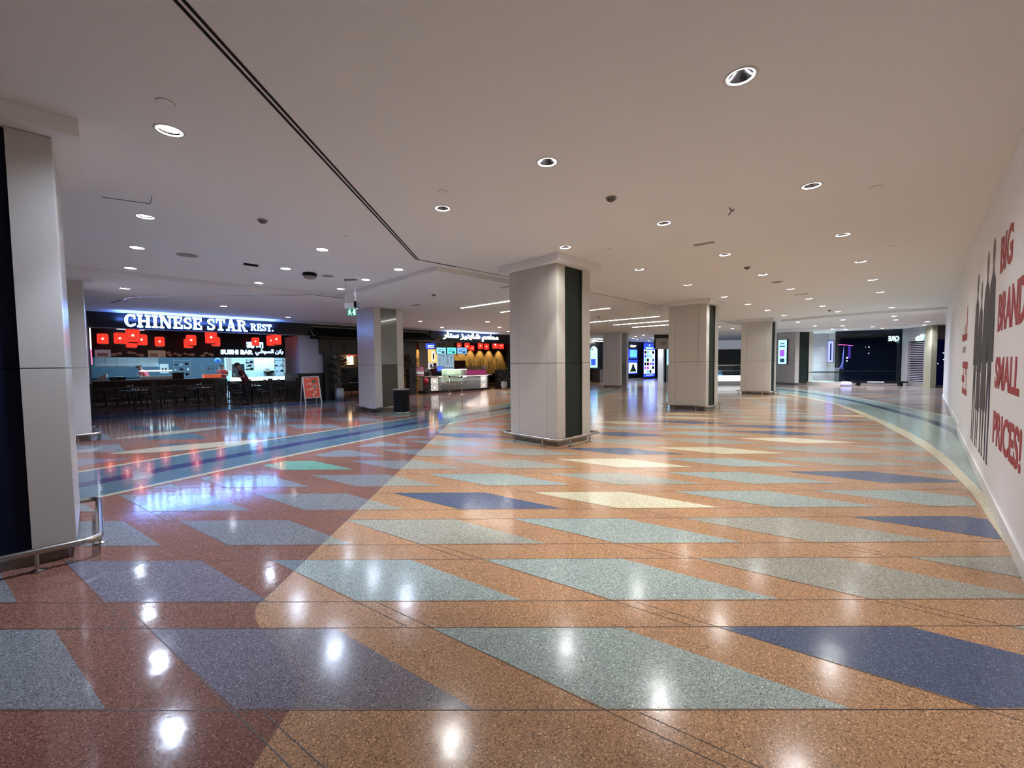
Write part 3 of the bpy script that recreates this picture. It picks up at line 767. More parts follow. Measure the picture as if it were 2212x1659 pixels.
# kitchen counter
kc = thing('kitchen_counter', 'long dark kitchen counter with brick-like front behind the restaurant seating', 'counter', (0,0,0), R45)
MB().box(-.1,5.0,VK,VK+.7,.0,.93).build('body', mat('counter_tiles',(0.03,0.018,0.016),.5,noise=.4,nscale=40), kc)
MB().box(-.1,5.02,VK-.05,VK+.75,.93,.99).build('worktop', mat('counter_top',(0.12,0.11,0.10),.3), kc)
sc_ = thing('sushi_counter', 'bright white lit sushi counter right of the kitchen counter', 'counter', (0,0,0), R45)
MB().box(5.05,8.6,VK-1.6,VK-.9,.0,.82).build('body', M_BLACK, sc_)
MB().box(5.05,8.6,VK-1.62,VK-.85,.82,1.0).build('lit_top', mat('sushi_lit_top',(0.9,1,0.95),.3,emit=1.1,ecol=(.75,1,.95)), sc_)
MB().box(5.05,8.6,VK-1.62,VK-1.60,1.0,1.22).build('sneeze_glass', M_GLASS, sc_)

def kbox(name, label, cat, x0, x1, y0, y1, v, dep, m, parts=None, z_base=None):
    """free-standing item seen against the plane v; sizes follow from its outline on that plane"""
    u0, zb = onv(x0, y1, v); u1, zt = onv(x1, y0, v); _, zb2 = onv(x1, y1, v); _, zt0 = onv(x0, y0, v)
    zb = min(zb, zb2) if z_base is None else z_base; zt = (zt+zt0)/2
    t = thing(name, label, cat, uv(u0, v, zb), R45)
    W_, H_ = u1-u0, zt-zb
    (parts or (lambda t, W, H: MB().box(0,W,0,dep,0,H).build('body', m, t, bevel=.01)))(t, W_, H_)
    return t
def hood(t, W, H):
    MB().box(0,W,.1,1.2,.06,H).build('canopy', M_KSTEEL, t); MB().box(-.02,W+.02,0,.12,0,.08).build('grease_lip', M_KSTEEL, t)
    mb = MB()
    for k in range(1,6): mb.box(W*k/6-.006,W*k/6+.006,.09,.099,.08,H)
    mb.build('panel_seam', M_GREYP, t)
kbox('extractor_hood','wide brushed steel extractor hood over the kitchen at the left','extractor hood',206,342,772,792,VK+1.6,1.2,M_KSTEEL,hood)
def glasscase(t, W, H):
    MB().box(0,W,0,.5,0,H*.35).build('base', M_KSTEEL, t); MB().box(0,W,0,.02,H*.35,H).build('glass', M_GLASS, t)
    MB().box(0,W,0,.4,H*.9,H).build('lamp_bar', mat('case_lamp',(1,1,1),.5,emit=2.5,ecol=(.7,.95,1)), t)
kbox('glass_display_case','low glass case with a bright light bar on the kitchen counter','display case',304,372,800,814,VK+.1,.5,M_KSTEEL,glasscase,z_base=.99)
kbox('cash_box','black oblong box on the kitchen counter right of the glass case','box',373,397,804,815,VK+.1,.4,M_BLACK,z_base=.99)
kbox('cash_box','low black tray on the left end of the kitchen counter','tray',238,271,814,821,VK+.1,.3,M_BLACK,z_base=.99)
def bowls(t, W, H):
    for k in range(3): MB().lathe([(.03,0),(.07,H*.3),(.085,H*(.45+.2*k))],14,W*(k+.5)/3,.2).build('bowl', M_WHITE, t)
kbox('stacked_dishes','pile of pale dishes at the left end of the kitchen counter','dishes',209,231,806,821,VK+.1,.4,M_WHITE,bowls,z_base=.99)
def notice(t, W, H):
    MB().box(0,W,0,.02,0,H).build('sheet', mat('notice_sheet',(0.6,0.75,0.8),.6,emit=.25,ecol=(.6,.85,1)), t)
    mb = MB()
    for i in range(2):
        for j in range(2): mb.box(W*(.2+.35*i),W*(.4+.35*i),-.004,-.001,H*(.15+.22*j),H*(.32+.22*j))
    mb.build('printed_squares', M_BLACKM, t)
kbox('kitchen_notice','pale blue printed notice on the kitchen partition','notice',346,364,786,806,VK+1.0,.02,M_WHITE,notice)
def shelving(t, W, H):
    for k in range(4): MB().box(0,W,0,.35,H*k/3.3,H*k/3.3+.03).build('shelf', M_KSTEEL, t)
    for x in (0,W-.03): MB().box(x,x+.03,0,.03,0,H).build('upright', M_KSTEEL, t)
    for k in range(3):
        for q in range(3): MB().lathe([(.07,0),(.08,.07+.03*q)],12,W*(q+.5)/3.2,.18).build('container', M_WHITE if (k+q)%2 else M_BLACKM, t).location = (0,0,H*k/3.3+.031)
kbox('kitchen_shelf','steel kitchen shelving with dark pans between hood and blue bucket','shelving',376,412,776,812,VK+1.8,.35,M_KSTEEL,shelving)
kbox('kitchen_shelf','steel shelving stacked with white trays at the right end of the sushi bar','shelving',594,629,776,815,VK+1.0,.35,M_KSTEEL,shelving)
kbox('kitchen_shelf','narrow wall shelf with pans behind the standing customer','shelving',533,548,776,800,VK+1.5,.35,M_KSTEEL,shelving)
def oven(t, W, H):
    MB().box(0,W,.02,.5,0,H*.30).build('orange_base', M_ORANGE, t); MB().box(0,W,0,.02,H*.30,H).build('glass', M_GLASS, t)
    for z in (.45,.72): MB().box(.02,W-.02,.05,.45,H*z,H*z+.02).build('shelf', M_KSTEEL, t)
    for k in range(4): MB().lathe([(0,0),(.05,.02),(.05,.06),(0,.09)],10,W*(k+.6)/4.4,.2).build('bun', M_WHITE, t).location = (0,0,H*.75)
    MB().box(0,W,.02,.5,H,H+.03).build('top', M_KSTEEL, t)
kbox('heated_display','small heated glass display with orange base on the kitchen counter','display case',441,477,792,816,VK+.1,.5,M_ORANGE,oven,z_base=.99)
t = kbox('water_bucket','hanging blue and white plastic bag at the kitchen rear','bag',464,478,773,785,VK+1.0,.2,M_WHITE,lambda t,W,H: MB().lathe([(.02,0),(W*.45,H*.25),(W*.5,H*.6),(W*.2,H)],14,W/2,.1).build('body', mat('blue_plastic',(0.05,0.2,0.7),.4,emit=.3), t, smooth=True))
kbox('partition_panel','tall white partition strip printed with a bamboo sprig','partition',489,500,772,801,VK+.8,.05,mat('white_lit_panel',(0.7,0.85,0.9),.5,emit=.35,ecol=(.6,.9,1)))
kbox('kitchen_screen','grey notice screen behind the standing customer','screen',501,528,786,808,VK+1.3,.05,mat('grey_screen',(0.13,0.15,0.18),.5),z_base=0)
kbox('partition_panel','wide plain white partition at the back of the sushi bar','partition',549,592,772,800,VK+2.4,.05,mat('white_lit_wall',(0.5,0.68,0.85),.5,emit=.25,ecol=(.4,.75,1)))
kbox('coffee_machine','dark counter machine with white flap at the sushi bar','machine',574,592,796,812,VK-.6,.4,M_BLACKM,lambda t,W,H: (MB().box(0,W,0,.4,0,H*.7).build('body',M_BLACKM,t), MB().box(-.02,W*.5,-.02,.1,H*.6,H).build('flap',M_WHITE,t)))
kbox('till_point','small white card terminal at the right end of the sushi counter','terminal',626,633,814,822,VK-1.2,.1,M_WHITE,z_base=1.004)
kbox('wall_poster','narrow purple poster on the white pier beside the restaurant','poster',639,643,782,797,VS+1.2,.02,mat('purple_poster',(0.08,0.02,0.12),.5))
# kitchen lights (real fittings under the header)
for k, u in enumerate((1.2, 3.4, 5.6, 7.6)):
    t = thing('kitchen_strip_light', f'cool kitchen strip light, {ORD[k]} from the left, behind the menu header', 'ceiling light', uv(u, VK+1.5, 3.3), R45, 'kitchen strip lights')
    MB().box(-.6,.6,-.06,.06,0,.06).build('housing', M_WHITE, t)
    a_ = area('strip', (0,0,-.01), 1.1, 150, (0.45,0.78,1.0), (0,0,0), .12); a_.parent = t

# customer-side pier, wainscot
pier = thing('pier', 'pale plastered pier with dark wainscot between restaurant and gate', 'pier', (0,0,0), R45)
MB().box(6.35,7.6,VS+.02,VS+1.9,1.25,FACZ).build('plaster', mat('pier_plaster',(0.36,0.36,0.40),.7), pier)
MB().box(6.30,7.62,VS-.0,VS+1.92,0,1.25).build('wainscot', M_BLACK, pier)
MB().box(6.28,7.64,VS-.02,VS+1.9,1.22,1.26).build('dado_rail', M_WOOD, pier)

# side neon post at the far left of the opening
t = thing('neon_strip', 'thin vertical white and pink light strip at the left edge of the restaurant opening', 'light strip', uv(-.06, VS+.1, 0), R45)
MB().box(-.015,.015,0,.03,2.2,2.9).build('tube', mat('white_neon',(1,1,1),.5,emit=3,ecol=(.8,.9,1)), t)
MB().box(-.015,.015,0,.03,1.7,2.2).build('tube', mat('pink_neon',(1,.3,.5),.5,emit=1.0,ecol=(1,.2,.45)), t)
t = thing('tube_light', 'short slanted tube light inside the restaurant above the left lantern', 'ceiling light', uv(1.2, VS+5.5, 3.3), R45)
MB().bar((-.45,0,0),(.45,.2,0),.07).build('tube', mat('cool_tube',(1,1,1),.5,emit=5,ecol=(.75,.95,1)), t)

# ------------------------------------------------------------------ lanterns
def make_lantern():
    t = thing('red_lantern', 'x', 'lantern', (0,0,0))
    R, Hh = .19, .23
    pr = [(R*.80,-Hh),(R*.93,-Hh*.93),(R*1.0,-Hh*.75),(R*1.0,Hh*.75),(R*.93,Hh*.93),(R*.80,Hh)]
    MB().lathe(pr, 20, cap=False).build('paper_shade', M_RED, t, smooth=True)
    mb = MB()
    for k in range(10):
        a = 2*PI*k/10
        mb.tube([(r*1.015*math.cos(a), r*1.015*math.sin(a), z) for r, z in pr], .0035, 4)
    mb.build('rib', M_LANTCAP, t)
    MB().lathe([(R*.5,Hh*.97),(R*.82,Hh),(R*.80,Hh+.02),(R*.45,Hh+.025)], 18).build('top_cap', M_GOLD, t)
    MB().lathe([(R*.45,-Hh-.03),(R*.5,-Hh-.03),(R*.80,-Hh),(R*.5,-Hh+.01)], 18).build('bottom_cap', M_GOLD, t)
    MB().lathe([(0,-.035),(.03,-.02),(.035,.01),(0,.035)], 12, -R*.72, -R*.72).build('bulb', M_BULB, t)
    MB().lathe([(.003,Hh+.02),(.003,.75)], 6).build('cord', M_BLACKM, t)
    return t
lan = make_lantern()
LANT = [((222,732,24),'leftmost red lantern under the restaurant fascia'), ((259,731,26),'second red lantern from the left, clear of the big cluster'),
 ((287,725,31),'largest red lantern, in front of the left cluster under the letters CHI'), ((284,740,24),'red lantern mostly hidden behind the largest lantern'),
 ((306,734,25),'red lantern peeping out right of the largest lantern'), ((345,738,22),'lone red lantern with a dark band, under the letter E'),
 ((413,735,24),'front red lantern of the overlapping pair under STAR'), ((407,742,21),'rear red lantern of the overlapping pair under STAR'),
 ((456,729,28),'front red lantern of the pair left of the sushi sign'), ((466,738,21),'rear red lantern of the pair left of the sushi sign'),
 ((552,738,19),'red lantern covering the Chinese characters of the sushi sign'), ((586,736,24),'left red lantern of the pair below REST'), ((597,733,25),'right red lantern of the pair below REST'),
 ((992,747,13),'leftmost red lantern over the take-away counter, right of the menu screens'), ((1009,748,15),'second red lantern over the take-away counter'), ((1020,752,12),'small low red lantern over the take-away counter'),
 ((1038,747,15),'fourth red lantern over the take-away counter, with even glow'), ((1051,749,14),'fifth red lantern over the take-away counter'), ((1070,745,17),'large red lantern second from the central column'), ((1083,747,15),'red lantern nearest the central column'),
 ((915,757,11),'red lantern right of the plant, behind the blue lit box'), ((923,755,10),'smaller red lantern touching the blue lit box'),
 ((754,766,8),'left small red lantern seen through the gate'), ((765,765,8),'middle small red lantern seen through the gate'), ((773,764,8),'right small red lantern seen through the gate')]
for k, ((x, y, h), lab) in enumerate(LANT):
    D_ = .50*FPX/h
    d = ray(x, y); D_ = min(D_, 30)
    if k == 2: D_ = 14.6
    t_ = D_/d.y; p = Vector((d.x*t_, d.y*t_, EYE+d.z*t_))
    vv = p.dot(QB)
    vmin = VS+.55
    vmax = 26.2 if x < 700 else (25.2 if x > 900 else 27.2)
    if vv > vmax: t_ *= vmax/vv; p = Vector((d.x*t_, d.y*t_, EYE+d.z*t_)); vv = vmax
    if vv < vmin: t_ *= vmin/vv; p = Vector((d.x*t_, d.y*t_, EYE+d.z*t_))
    sc_l = h/FPX*p.y/.50
    o = lan if k == 0 else dup(lan, p)
    o.location = p; o.scale = (sc_l,)*3; o.rotation_euler = (0,0,math.atan2(-p.x, p.y) + PI/4)
    tag(o, lab, 'lantern', 'red paper lanterns')
    # cord meets the ceiling
    for ch in o.children:
        if ch.name.startswith('cord'):
            ch.data = ch.data.copy(); top = (3.38-p.z)/sc_l
            for v in ch.data.vertices:
                if v.co.z > .5: v.co.z = max(top, .3)

# ------------------------------------------------------------------ railing fence
fen = thing('fretwork_railing', 'dark wooden fretwork railing closing off the restaurant seating', 'railing', uv(0, VS-.05, 0), R45)
posts = [-.12, 1.44, 3.30, 5.16, 6.2]
for k, u in enumerate(posts):
    wd = .10 if k in (0, 4) else .13
    mb = MB().box(u-wd/2,u+wd/2,-wd/2,wd/2,0.003,1.04)
    mb.box(u-wd/2-.015,u+wd/2+.015,-wd/2-.015,wd/2+.015,1.04,1.07)
    mb.build('post', M_WOOD, fen)
for a, b in zip(posts[:-1], posts[1:]):
    a += .07; b -= .07
    MB().box(a,b,-.03,.03,.86,.92).build('rail', M_WOOD, fen); MB().box(a,b,-.025,.025,.10,.15).build('rail', M_WOOD, fen)
    mb = MB(); W = b-a; s = .028
    def V(x, z0, z1): mb.box(a+x-s/2,a+x+s/2,-.012,.012,z0,z1)
    def Hh(x0, x1, z): mb.box(a+x0,a+x1,-.012,.012,z-s/2,z+s/2)
    n = max(3, round(W/.30)); c = W/n
    for i in range(n):
        x = i*c
        V(x+c*.0+.02,.15,.86)
        V(x+c*.32,.30,.70); V(x+c*.68,.30,.70)
        Hh(x,x+c*.32,.30); Hh(x+c*.68,x+c,.70); Hh(x+c*.32,x+c*.68,.58); Hh(x+c*.32,x+c*.68,.42)
        Hh(x+.0,x+c*.68,.78); Hh(x+c*.32,x+c,.22); V(x+c*.5,.58,.86); V(x+c*.5,.15,.42)
    mb.build('fret_panel', M_WOOD, fen)

# ------------------------------------------------------------------ tables and chairs
def make_table():
    t = thing('dining_table', 'x', 'table', (0,0,0))
    MB().box(-.38,.38,-.38,.38,.70,.74).build('tabletop', mat('table_top',(0.035,0.022,0.018),.2), t, bevel=.006)
    MB().lathe([(.04,.03),(.035,.70)],12).build('pedestal', M_BLACKM, t); MB().lathe([(.24,.004),(.24,.02),(.05,.04)],20).build('foot_plate', M_BLACKM, t)
    return t
def make_chair():
    t = thing('dining_chair', 'x', 'chair', (0,0,0))
    MB().box(-.21,.21,-.21,.21,.43,.47).build('seat', mat('chair_seat',(0.015,0.006,0.005),.5), t, bevel=.008)
    mb = MB().box(-.21,-.18,.18,.21,.47,.92).box(.18,.21,.18,.21,.47,.92).box(-.21,.21,.18,.205,.86,.93)
    for k in range(4): mb.box(-.13+k*.08,-.11+k*.08,.185,.2,.47,.88)
    mb.build('backrest', M_WOOD, t)
    for x in (-.19,.19):
        for y in (-.19,.19): MB().box(x-.018,x+.018,y-.018,y+.018,.002,.43).build('leg', M_WOOD, t)
    return t
tb0, ch0 = make_table(), make_chair(); ft = fc = True
k = 0; RW = ['front', 'middle', 'rear']
bay = ['left railing bay', 'second railing bay', 'third railing bay', 'right railing bay']
for r, v in enumerate((20.9, 22.9, 24.4)):
    for i, u in enumerate((1.0, 2.9, 4.8, 6.9)):
        if r == 0 and i == 3: continue
        if r == 2 and i == 3: continue
        uu = u + (r % 2)*.3
        o = tb0 if ft else dup(tb0, (0,0,0)); ft = False
        o.location = uv(uu, v, 0); o.rotation_euler = (0,0,R45); tag(o, f'dark square restaurant table, {RW[r]} row, behind the {bay[i]}', 'table', 'restaurant tables behind the railing')
        for j, (du, dv, rz, side) in enumerate(((-.55,0,PI/2,'left'), (.55,0,-PI/2,'right'))):
            q = ch0 if fc else dup(ch0, (0,0,0)); fc = False
            q.location = uv(uu+du, v+dv, 0); q.rotation_euler = (0,0,R45+rz); tag(q, f'dark wooden chair {side} of the {RW[r]} row table behind the {bay[i]}', 'chair', 'restaurant chairs behind the railing')
        if (i+r) % 2 == 0:
            h = thing('napkin_holder', f'small white napkin holder on the {RW[r]} row table, {bay[i]}', 'napkin holder', uv(uu, v, .741), R45, 'napkin holders')
            MB().box(-.05,.05,-.03,.03,0,.09).build('holder', M_WHITE, h); MB().lathe([(.02,0),(.02,.1),(.008,.13)],10,.12,.02).build('sauce_bottle', M_WHITE, h)
for k, (u, v) in enumerate(((1.6, 21.9), (4.0, 21.9), (6.4, 21.9), (2.8, 24.9), (5.4, 24.9))):  # invented spots, added to brighten the seating floor
    t = thing('added_spot', f'added black ceiling spotlight to brighten the restaurant seating, {ORD[k]} of the set', 'spotlight', uv(u, v, 3.28), R45, 'added spotlights brightening the seating')
    MB().lathe([(.04,0),(.05,.12)],12).build('barrel', M_BLACKM, t)
    sl_ = bpy.data.lights.new('seat_fill','SPOT'); sl_.energy = 90; sl_.color = (.6,.8,1); sl_.spot_size = math.radians(75); sl_.shadow_soft_size = .04
    o = bpy.data.objects.new('beam', sl_); COL.objects.link(o); o.location = (0,0,-.01); o.parent = t
ll = thing('menu_holder', 'flat white lit menu lying on a table behind the railing', 'menu', uv(3.2, 20.9, .741), R45)
MB().box(-.18,.18,-.12,.12,0,.012).build('menu_card', M_WHITE, ll)

# ------------------------------------------------------------------ people
def skin_mesh(name, pts, edges, m, parent, sub=1, root=0):
    """pts: list of (x,y,z,r)"""
    bm = bmesh.new(); sk = bm.verts.layers.skin.verify(); vs = []
    for (x, y, z, r) in pts:
        v = bm.verts.new((x, y, z)); rr = r if isinstance(r, tuple) else (r, r); v[sk].radius = rr; v[sk].use_root = False; vs.append(v)
    vs[root][sk].use_root = True
    for a, b in edges: bm.edges.new((vs[a], vs[b]))
    me = bpy.data.meshes.new(name); bm.to_mesh(me); bm.free(); me.materials.append(m)
    o = bpy.data.objects.new(name, me); COL.objects.link(o); o.parent = parent
    s = o.modifiers.new('skin', 'SKIN'); s.use_smooth_shade = True
    q = o.modifiers.new('sub', 'SUBSURF'); q.levels = sub; q.render_levels = sub
    return o
def person(label, loc, rz, shirt, bend=0.0, cap=None, legs=True, group=None, arm='phone'):
    t = thing('person', label, 'person', loc, rz, group)
    # faces local -y ; bend = forward lean of the trunk in radians
    def tr(x, y, z):      # rotate about hips
        dz = z-.95; return (x, y*1.0 - math.sin(bend)*dz, .95 + math.cos(bend)*dz)
    hip = (0,0,.95); P = [(0,0,.95,(.12,.09))]; E = []
    def A(p, r, prev): P.append((*p, r)); E.append((prev, len(P)-1)); return len(P)-1
    ch = A(tr(0,0,1.15), (.12,.085), 0); c2 = A(tr(0,0,1.36), (.16,.10), ch); nk = A(tr(0,.0,1.49), .06, c2)
    n2 = A(tr(0,-.02,1.55), .055, nk); hd_ = A(tr(0,-.03,1.62), (.085,.10), n2); h2 = A(tr(0,-.03,1.72), (.075,.09), hd_)
    arms = []
    for s in (-1, 1):
        sh = A(tr(s*.19,0,1.42), .06, c2); 
        el = A(tr(s*.24,-.02,1.14), .045, sh)
        wr = A(tr(s*.10,-.22,1.20) if arm == 'phone' else tr(s*.2,-.28,1.05), .03, el)
        arms.append((sh, el, wr))
    if legs:
        for s in (-1, 1):
            a = A((s*.10,0,.88), .085, 0); b = A((s*.11,-.01,.50), .06, a); c = A((s*.11,.02,.09), .04, b); A((s*.12,-.14,.035), .035, c)
    skin_mesh('body', P, E, M_SKIN, t, 1)
    # hands: palm and five separate fingers, curled
    for s, (sh, el, wr) in zip((-1, 1), arms):
        w_ = Vector(P[wr][:3]); e_ = Vector(P[el][:3]); d = (w_-e_).normalized(); side = Vector((0,0,1)).cross(d).normalized(); up = d.cross(side)
        hp = [(*w_, .026), (*(w_+d*.05), (.032,.018)), (*(w_+d*.09), (.036,.016))]; he = [(0,1),(1,2)]
        for k, (o_, L_) in enumerate(((-.030,.062),(-.010,.075),(.010,.070),(.030,.055))):
            a = w_+d*.10+side*o_; b = a+d*L_*.5-up*.012; c = b+d*L_*.35-up*.03
            i = len(hp); hp += [(*a,.0105),(*b,.0095),(*c,.008)]; he += [(2,i),(i,i+1),(i+1,i+2)]
        a = w_+d*.045-side*.035*s; b = a+d*.035-side*.02*s-up*.01; i = len(hp); hp += [(*a,.012),(*b,.0095)]; he += [(1,i),(i,i+1)]
        skin_mesh('hand', hp, he, M_SKIN, t, 1)
    # shirt and trousers as garments following the body
    g = [(*P[0][:3], (.185,.145)), (*P[ch][:3], (.18,.14)), (*P[c2][:3], (.20,.145)), (*tr(0,0,1.465), .085)]; ge = [(0,1),(1,2),(2,3)]
    for sh, el, wr in arms:
        i = len(g); m_ = (Vector(P[sh][:3])*.35 + Vector(P[el][:3])*.65)
        g += [(*P[sh][:3], .075), (*m_, .062)]; ge += [(2,i),(i,i+1)]
    g[0] = (0,0,.86,(.185,.15)); g.append((0,0,.98,(.185,.145))); ge[0] = (0,len(g)-1); ge.append((len(g)-1,1)); skin_mesh('shirt', g, ge, shirt, t, 1)
    if legs:
        g = [(0,0,.93,(.165,.125))]; ge = []
        for s in (-1, 1):
            i = len(g); g += [(s*.10,0,.85,.10),(s*.11,-.01,.50,.075),(s*.11,.02,.10,.06)]; ge += [(0,i),(i,i+1),(i+1,i+2)]
        skin_mesh('trousers', g, ge, M_PANTS, t, 1)
        for s in (-1, 1): MB().box(s*.12-.045,s*.12+.045,-.2,.07,.004,.075).build('shoe', M_PANTS, t, bevel=.02)
    # face
    hc = Vector(tr(0,-.03,1.67)); fx = MB()
    R3 = Matrix.Rotation(bend, 3, 'X')
    def at(x, y, z): v = R3 @ Vector((x, y, z)); return hc + v
    mb = MB(); a = at(0,-.112,-.015); mb.lathe([(0,a.z-.018),(.014,a.z-.012),(.011,a.z+.012),(0,a.z+.024)], 8, a.x, a.y); mb.build('nose', M_SKIN, t, smooth=True)
    for s in (-1, 1):
        a = at(s*.033,-.094,.012); MB().lathe([(0,a.z-.010),(.011,a.z),(0,a.z+.010)], 8, a.x, a.y).build('eye', M_HAIR, t, smooth=True)
        a = at(s*.088,.0,-.005); MB().lathe([(0,a.z-.03),(.013,a.z-.01),(.014,a.z+.015),(0,a.z+.03)], 8, a.x, a.y).build('ear', M_SKIN, t, smooth=True)
    a = at(0,-.098,-.055); MB().box(a.x-.025,a.x+.025,a.y-.006,a.y+.006,a.z-.006,a.z+.006).build('mouth', mat('lip',(0.25,0.08,0.07),.5), t)
    # hair or cap
    nm = 'cap' if cap else 'hair'; n = 16; vs = []; fs = []
    for i in range(6):
        ph = math.radians(-5 + i*18)
        for k in range(n):
            th_ = 2*PI*k/n; rr = math.cos(ph)
            v = at(.102*rr*math.cos(th_), .118*rr*math.sin(th_)+.012, .025 + .105*math.sin(ph)); vs.append(v)
    for i in range(5):
        for k in range(n): fs.append((i*n+k, i*n+(k+1)%n, (i+1)*n+(k+1)%n, (i+1)*n+k))
    fs.append(tuple(5*n+k for k in range(n)))
    h = MB().add(vs, fs); o = h.build(nm, cap or M_HAIR, t, smooth=True)
    if cap:
        pr = [at(.08*math.cos(q), -.10-.07*math.sin(q), .035) for q in [PI*k/8 for k in range(9)]]
        pr2 = [v+Vector((0,0,.008)) for v in pr]
        MB().add(pr+pr2, [tuple(range(9)), tuple(range(17,8,-1))] + [(i,i+1,9+i+1,9+i) for i in range(8)]).build('peak', cap, o)
    return t
pu, _ = onv(534, 830, 20.0)
cust = person('person in dark red shirt and cap stooping over the railing of the restaurant', uv(pu, 20.15, 0), math.radians(-50), M_SHIRT, bend=.38, cap=M_HAIR)
pu, _ = onv(318, 797, VK+1.1)
person('kitchen worker in red shirt and black cap behind the counter under the steel hood', uv(pu, VK+1.2, 0), math.radians(-80), M_SHIRTR, bend=.45, cap=M_HAIR)
pu, _ = onv(482, 797, VK+1.1)
person('kitchen worker in dark hat partly hidden right of the heated display', uv(pu, VK+1.2, -.05), math.radians(20), M_SHIRTR, bend=.1, cap=M_HAIR)
pu, _ = onv(937, 800, VS+1.3)
person('cashier in black and red behind the till at the take-away counter', uv(pu, VS+1.25, -.12), math.radians(30), M_SHIRT, bend=.15, cap=M_HAIR)

# ------------------------------------------------------------------ pagoda gate
gt = thing('pagoda_gate', 'dark Chinese style gate with tiled eaves and dull gold ridge between the two shops', 'gate', uv(0, VS, 0), R45)
MB().add([(6.9,-.02,3.30),(12.9,-.02,3.30),(12.9,-.02,3.36),(6.9,-.02,3.36),(6.9,.1,3.30),(12.9,.1,3.30),(12.9,.1,3.36),(6.9,.1,3.36)],
         [(0,1,2,3),(7,6,5,4),(0,4,5,1),(1,5,6,2),(2,6,7,3),(3,7,4,0)]).build('ridge', M_GOLD, gt)
mb = MB(); mb.add([(7.0,-.02,3.30),(12.8,-.02,3.30),(13.2,-.55,2.86),(6.8,-.55,2.86),(7.0,.05,3.30),(12.8,.05,3.30),(13.2,.05,2.78),(6.8,.05,2.78)], [(0,3,2,1),(4,5,6,7),(3,7,6,2),(0,4,7,3),(1,2,6,5)])
mb.build('roof_slope', M_BLACKM, gt)
mb = MB()
n = 34
for k in range(n):
    x = 6.95 + (k+.5)*6.1/n
    mb.tube([(x+.07*math.cos(a), -.57, 2.875-.05*math.sin(a)) for a in [PI*q/6 for q in range(7)]], .012, 6)
mb.build('eave_tile_edge', M_GOLD, gt)
for x, s in ((6.85,-1),(13.15,1)):
    MB().tube([(x,-.5,2.9),(x+s*.1,-.6,2.92),(x+s*.18,-.68,3.0),(x+s*.2,-.7,3.12)], .03, 8).build('upturned_corner', M_GOLD, gt, smooth=True)
MB().box(7.2,12.2,-.1,.1,2.12,2.80).build('lintel', M_WOOD, gt)
for x0 in (7.35, 11.7): MB().box(x0,x0+.4,-.2,.2,.003,2.12).build('pillar', M_BLACK, gt)
mb = MB()
for k in range(7): mb.box(7.7+k*.6,7.75+k*.6,-.13,-.1,2.25,2.7)
mb.box(7.6,12.0,-.13,-.1,2.45,2.49).build('lattice_frieze', M_WOOD, gt)
struct(S('wall_back', MB().box(9.2,20.5,28.5,28.7,0,3.4), mat('cream_plaster2',(0.32,0.26,0.22),.8)))
struct(S('wall_side', MB().box(19.3,28.2,VS,VS+.3,0,LOWZ-.002), M_BLACK))
bs = thing('banquette', 'dark low partition with seat inside the gate', 'partition', uv(9.3, 25.5, 0), R45)
MB().box(0,3.6,0,.3,0,1.45).build('partition', M_BLACK, bs); MB().box(0,3.6,-.5,0,.38,.5).build('seat', M_WOOD, bs)
wn = thing('lit_window_panel', 'warm glowing panel on the wall seen through the gate', 'wall light', uv(12.35, 28.4, 1.62), R45)
MB().box(0,.42,0,.08,0,.62).build('panel', mat('warm_panel',(1,.8,.5),.5,emit=2.2,ecol=(1,.75,.4)), wn); MB().box(-.05,.47,-.02,.1,-.06,0).build('sill', M_WOOD, wn)
area('hall_inside', uv(10.5, 25, 3.3), 1.5, 70, (1,.8,.65), (0,0,0))

# plants
def plant(label, loc, hh, sd, pot_h=.45, n=70, r=.45):
    rnd = random.Random(sd); t = thing('potted_plant', label, 'plant', loc)
    MB().lathe([(.13,.0),(.19,pot_h*.5),(.17,pot_h),(.15,pot_h),(.15,pot_h-.04),(0,pot_h-.04)],20).build('pot', M_POT, t, smooth=True)
    st = MB(); lf = MB()
    for k in range(5):
        a = rnd.random()*6.28; st.tube([(0,0,pot_h-.04),(.08*math.cos(a),.08*math.sin(a),hh*.5),(.2*math.cos(a),.2*math.sin(a),hh*.85)],.008,5)
    for k in range(n):
        a = rnd.random()*6.28; z = pot_h + (hh-pot_h)*rnd.random()**.8; rr = .05+.18*rnd.random(); L = .18+.22*rnd.random()
        b = Vector((rr*math.cos(a), rr*math.sin(a), z)); d = Vector((math.cos(a), math.sin(a), rnd.uniform(-.3,.7))).normalized(); s = Vector((-math.sin(a), math.cos(a), 0))*L*.16
        lf.add([b, b+d*L*.5+s+Vector((0,0,.02)), b+d*L+Vector((0,0,-.08*L)), b+d*L*.5-s+Vector((0,0,.02))], [(0,1,2,3)])
    st.build('stem', M_WOOD, t); lf.build('foliage', M_LEAF, t)
    return t
p = onz(735, 865, 0); plant('tall dark plant in a white pot at the left side of the gate', p, 1.9, 3, .55, 120)
p = onz(889, 852, 0); plant('dark leafy plant in a white pot between column and take-away counter', p, 1.95, 5, .55, 120)
plant('low leafy plant at the right end of the take-away counter', uv(17.85, VS-.95, 0), 1.25, 8, .5, 60)
for x, y, lab in ((716,845,'round red lantern-like ball on the ground beside the gate pillar'), (906,828,'red knotted ornament hanging beside the take-away counter')):
    p = onz(716,862,0) if x == 716 else uv(12.5, VS-.5, .35)
    t = thing('red_ornament', lab, 'ornament', p)
    MB().lathe([(0,.20),(.11,.24),(.17,.36),(.11,.48),(0,.52)],16).build('ball', mat('red_cloth',(0.30,0.01,0.02),.7), t, smooth=True)
    MB().lathe([(.05,.004),(.02,.2)],8).build('tassel', mat('red_cloth2',(0.25,0.02,0.02),.7), t)
    if x != 716: MB().lathe([(.004,.5),(.004,.95)],6).build('cord', M_GOLD, t)
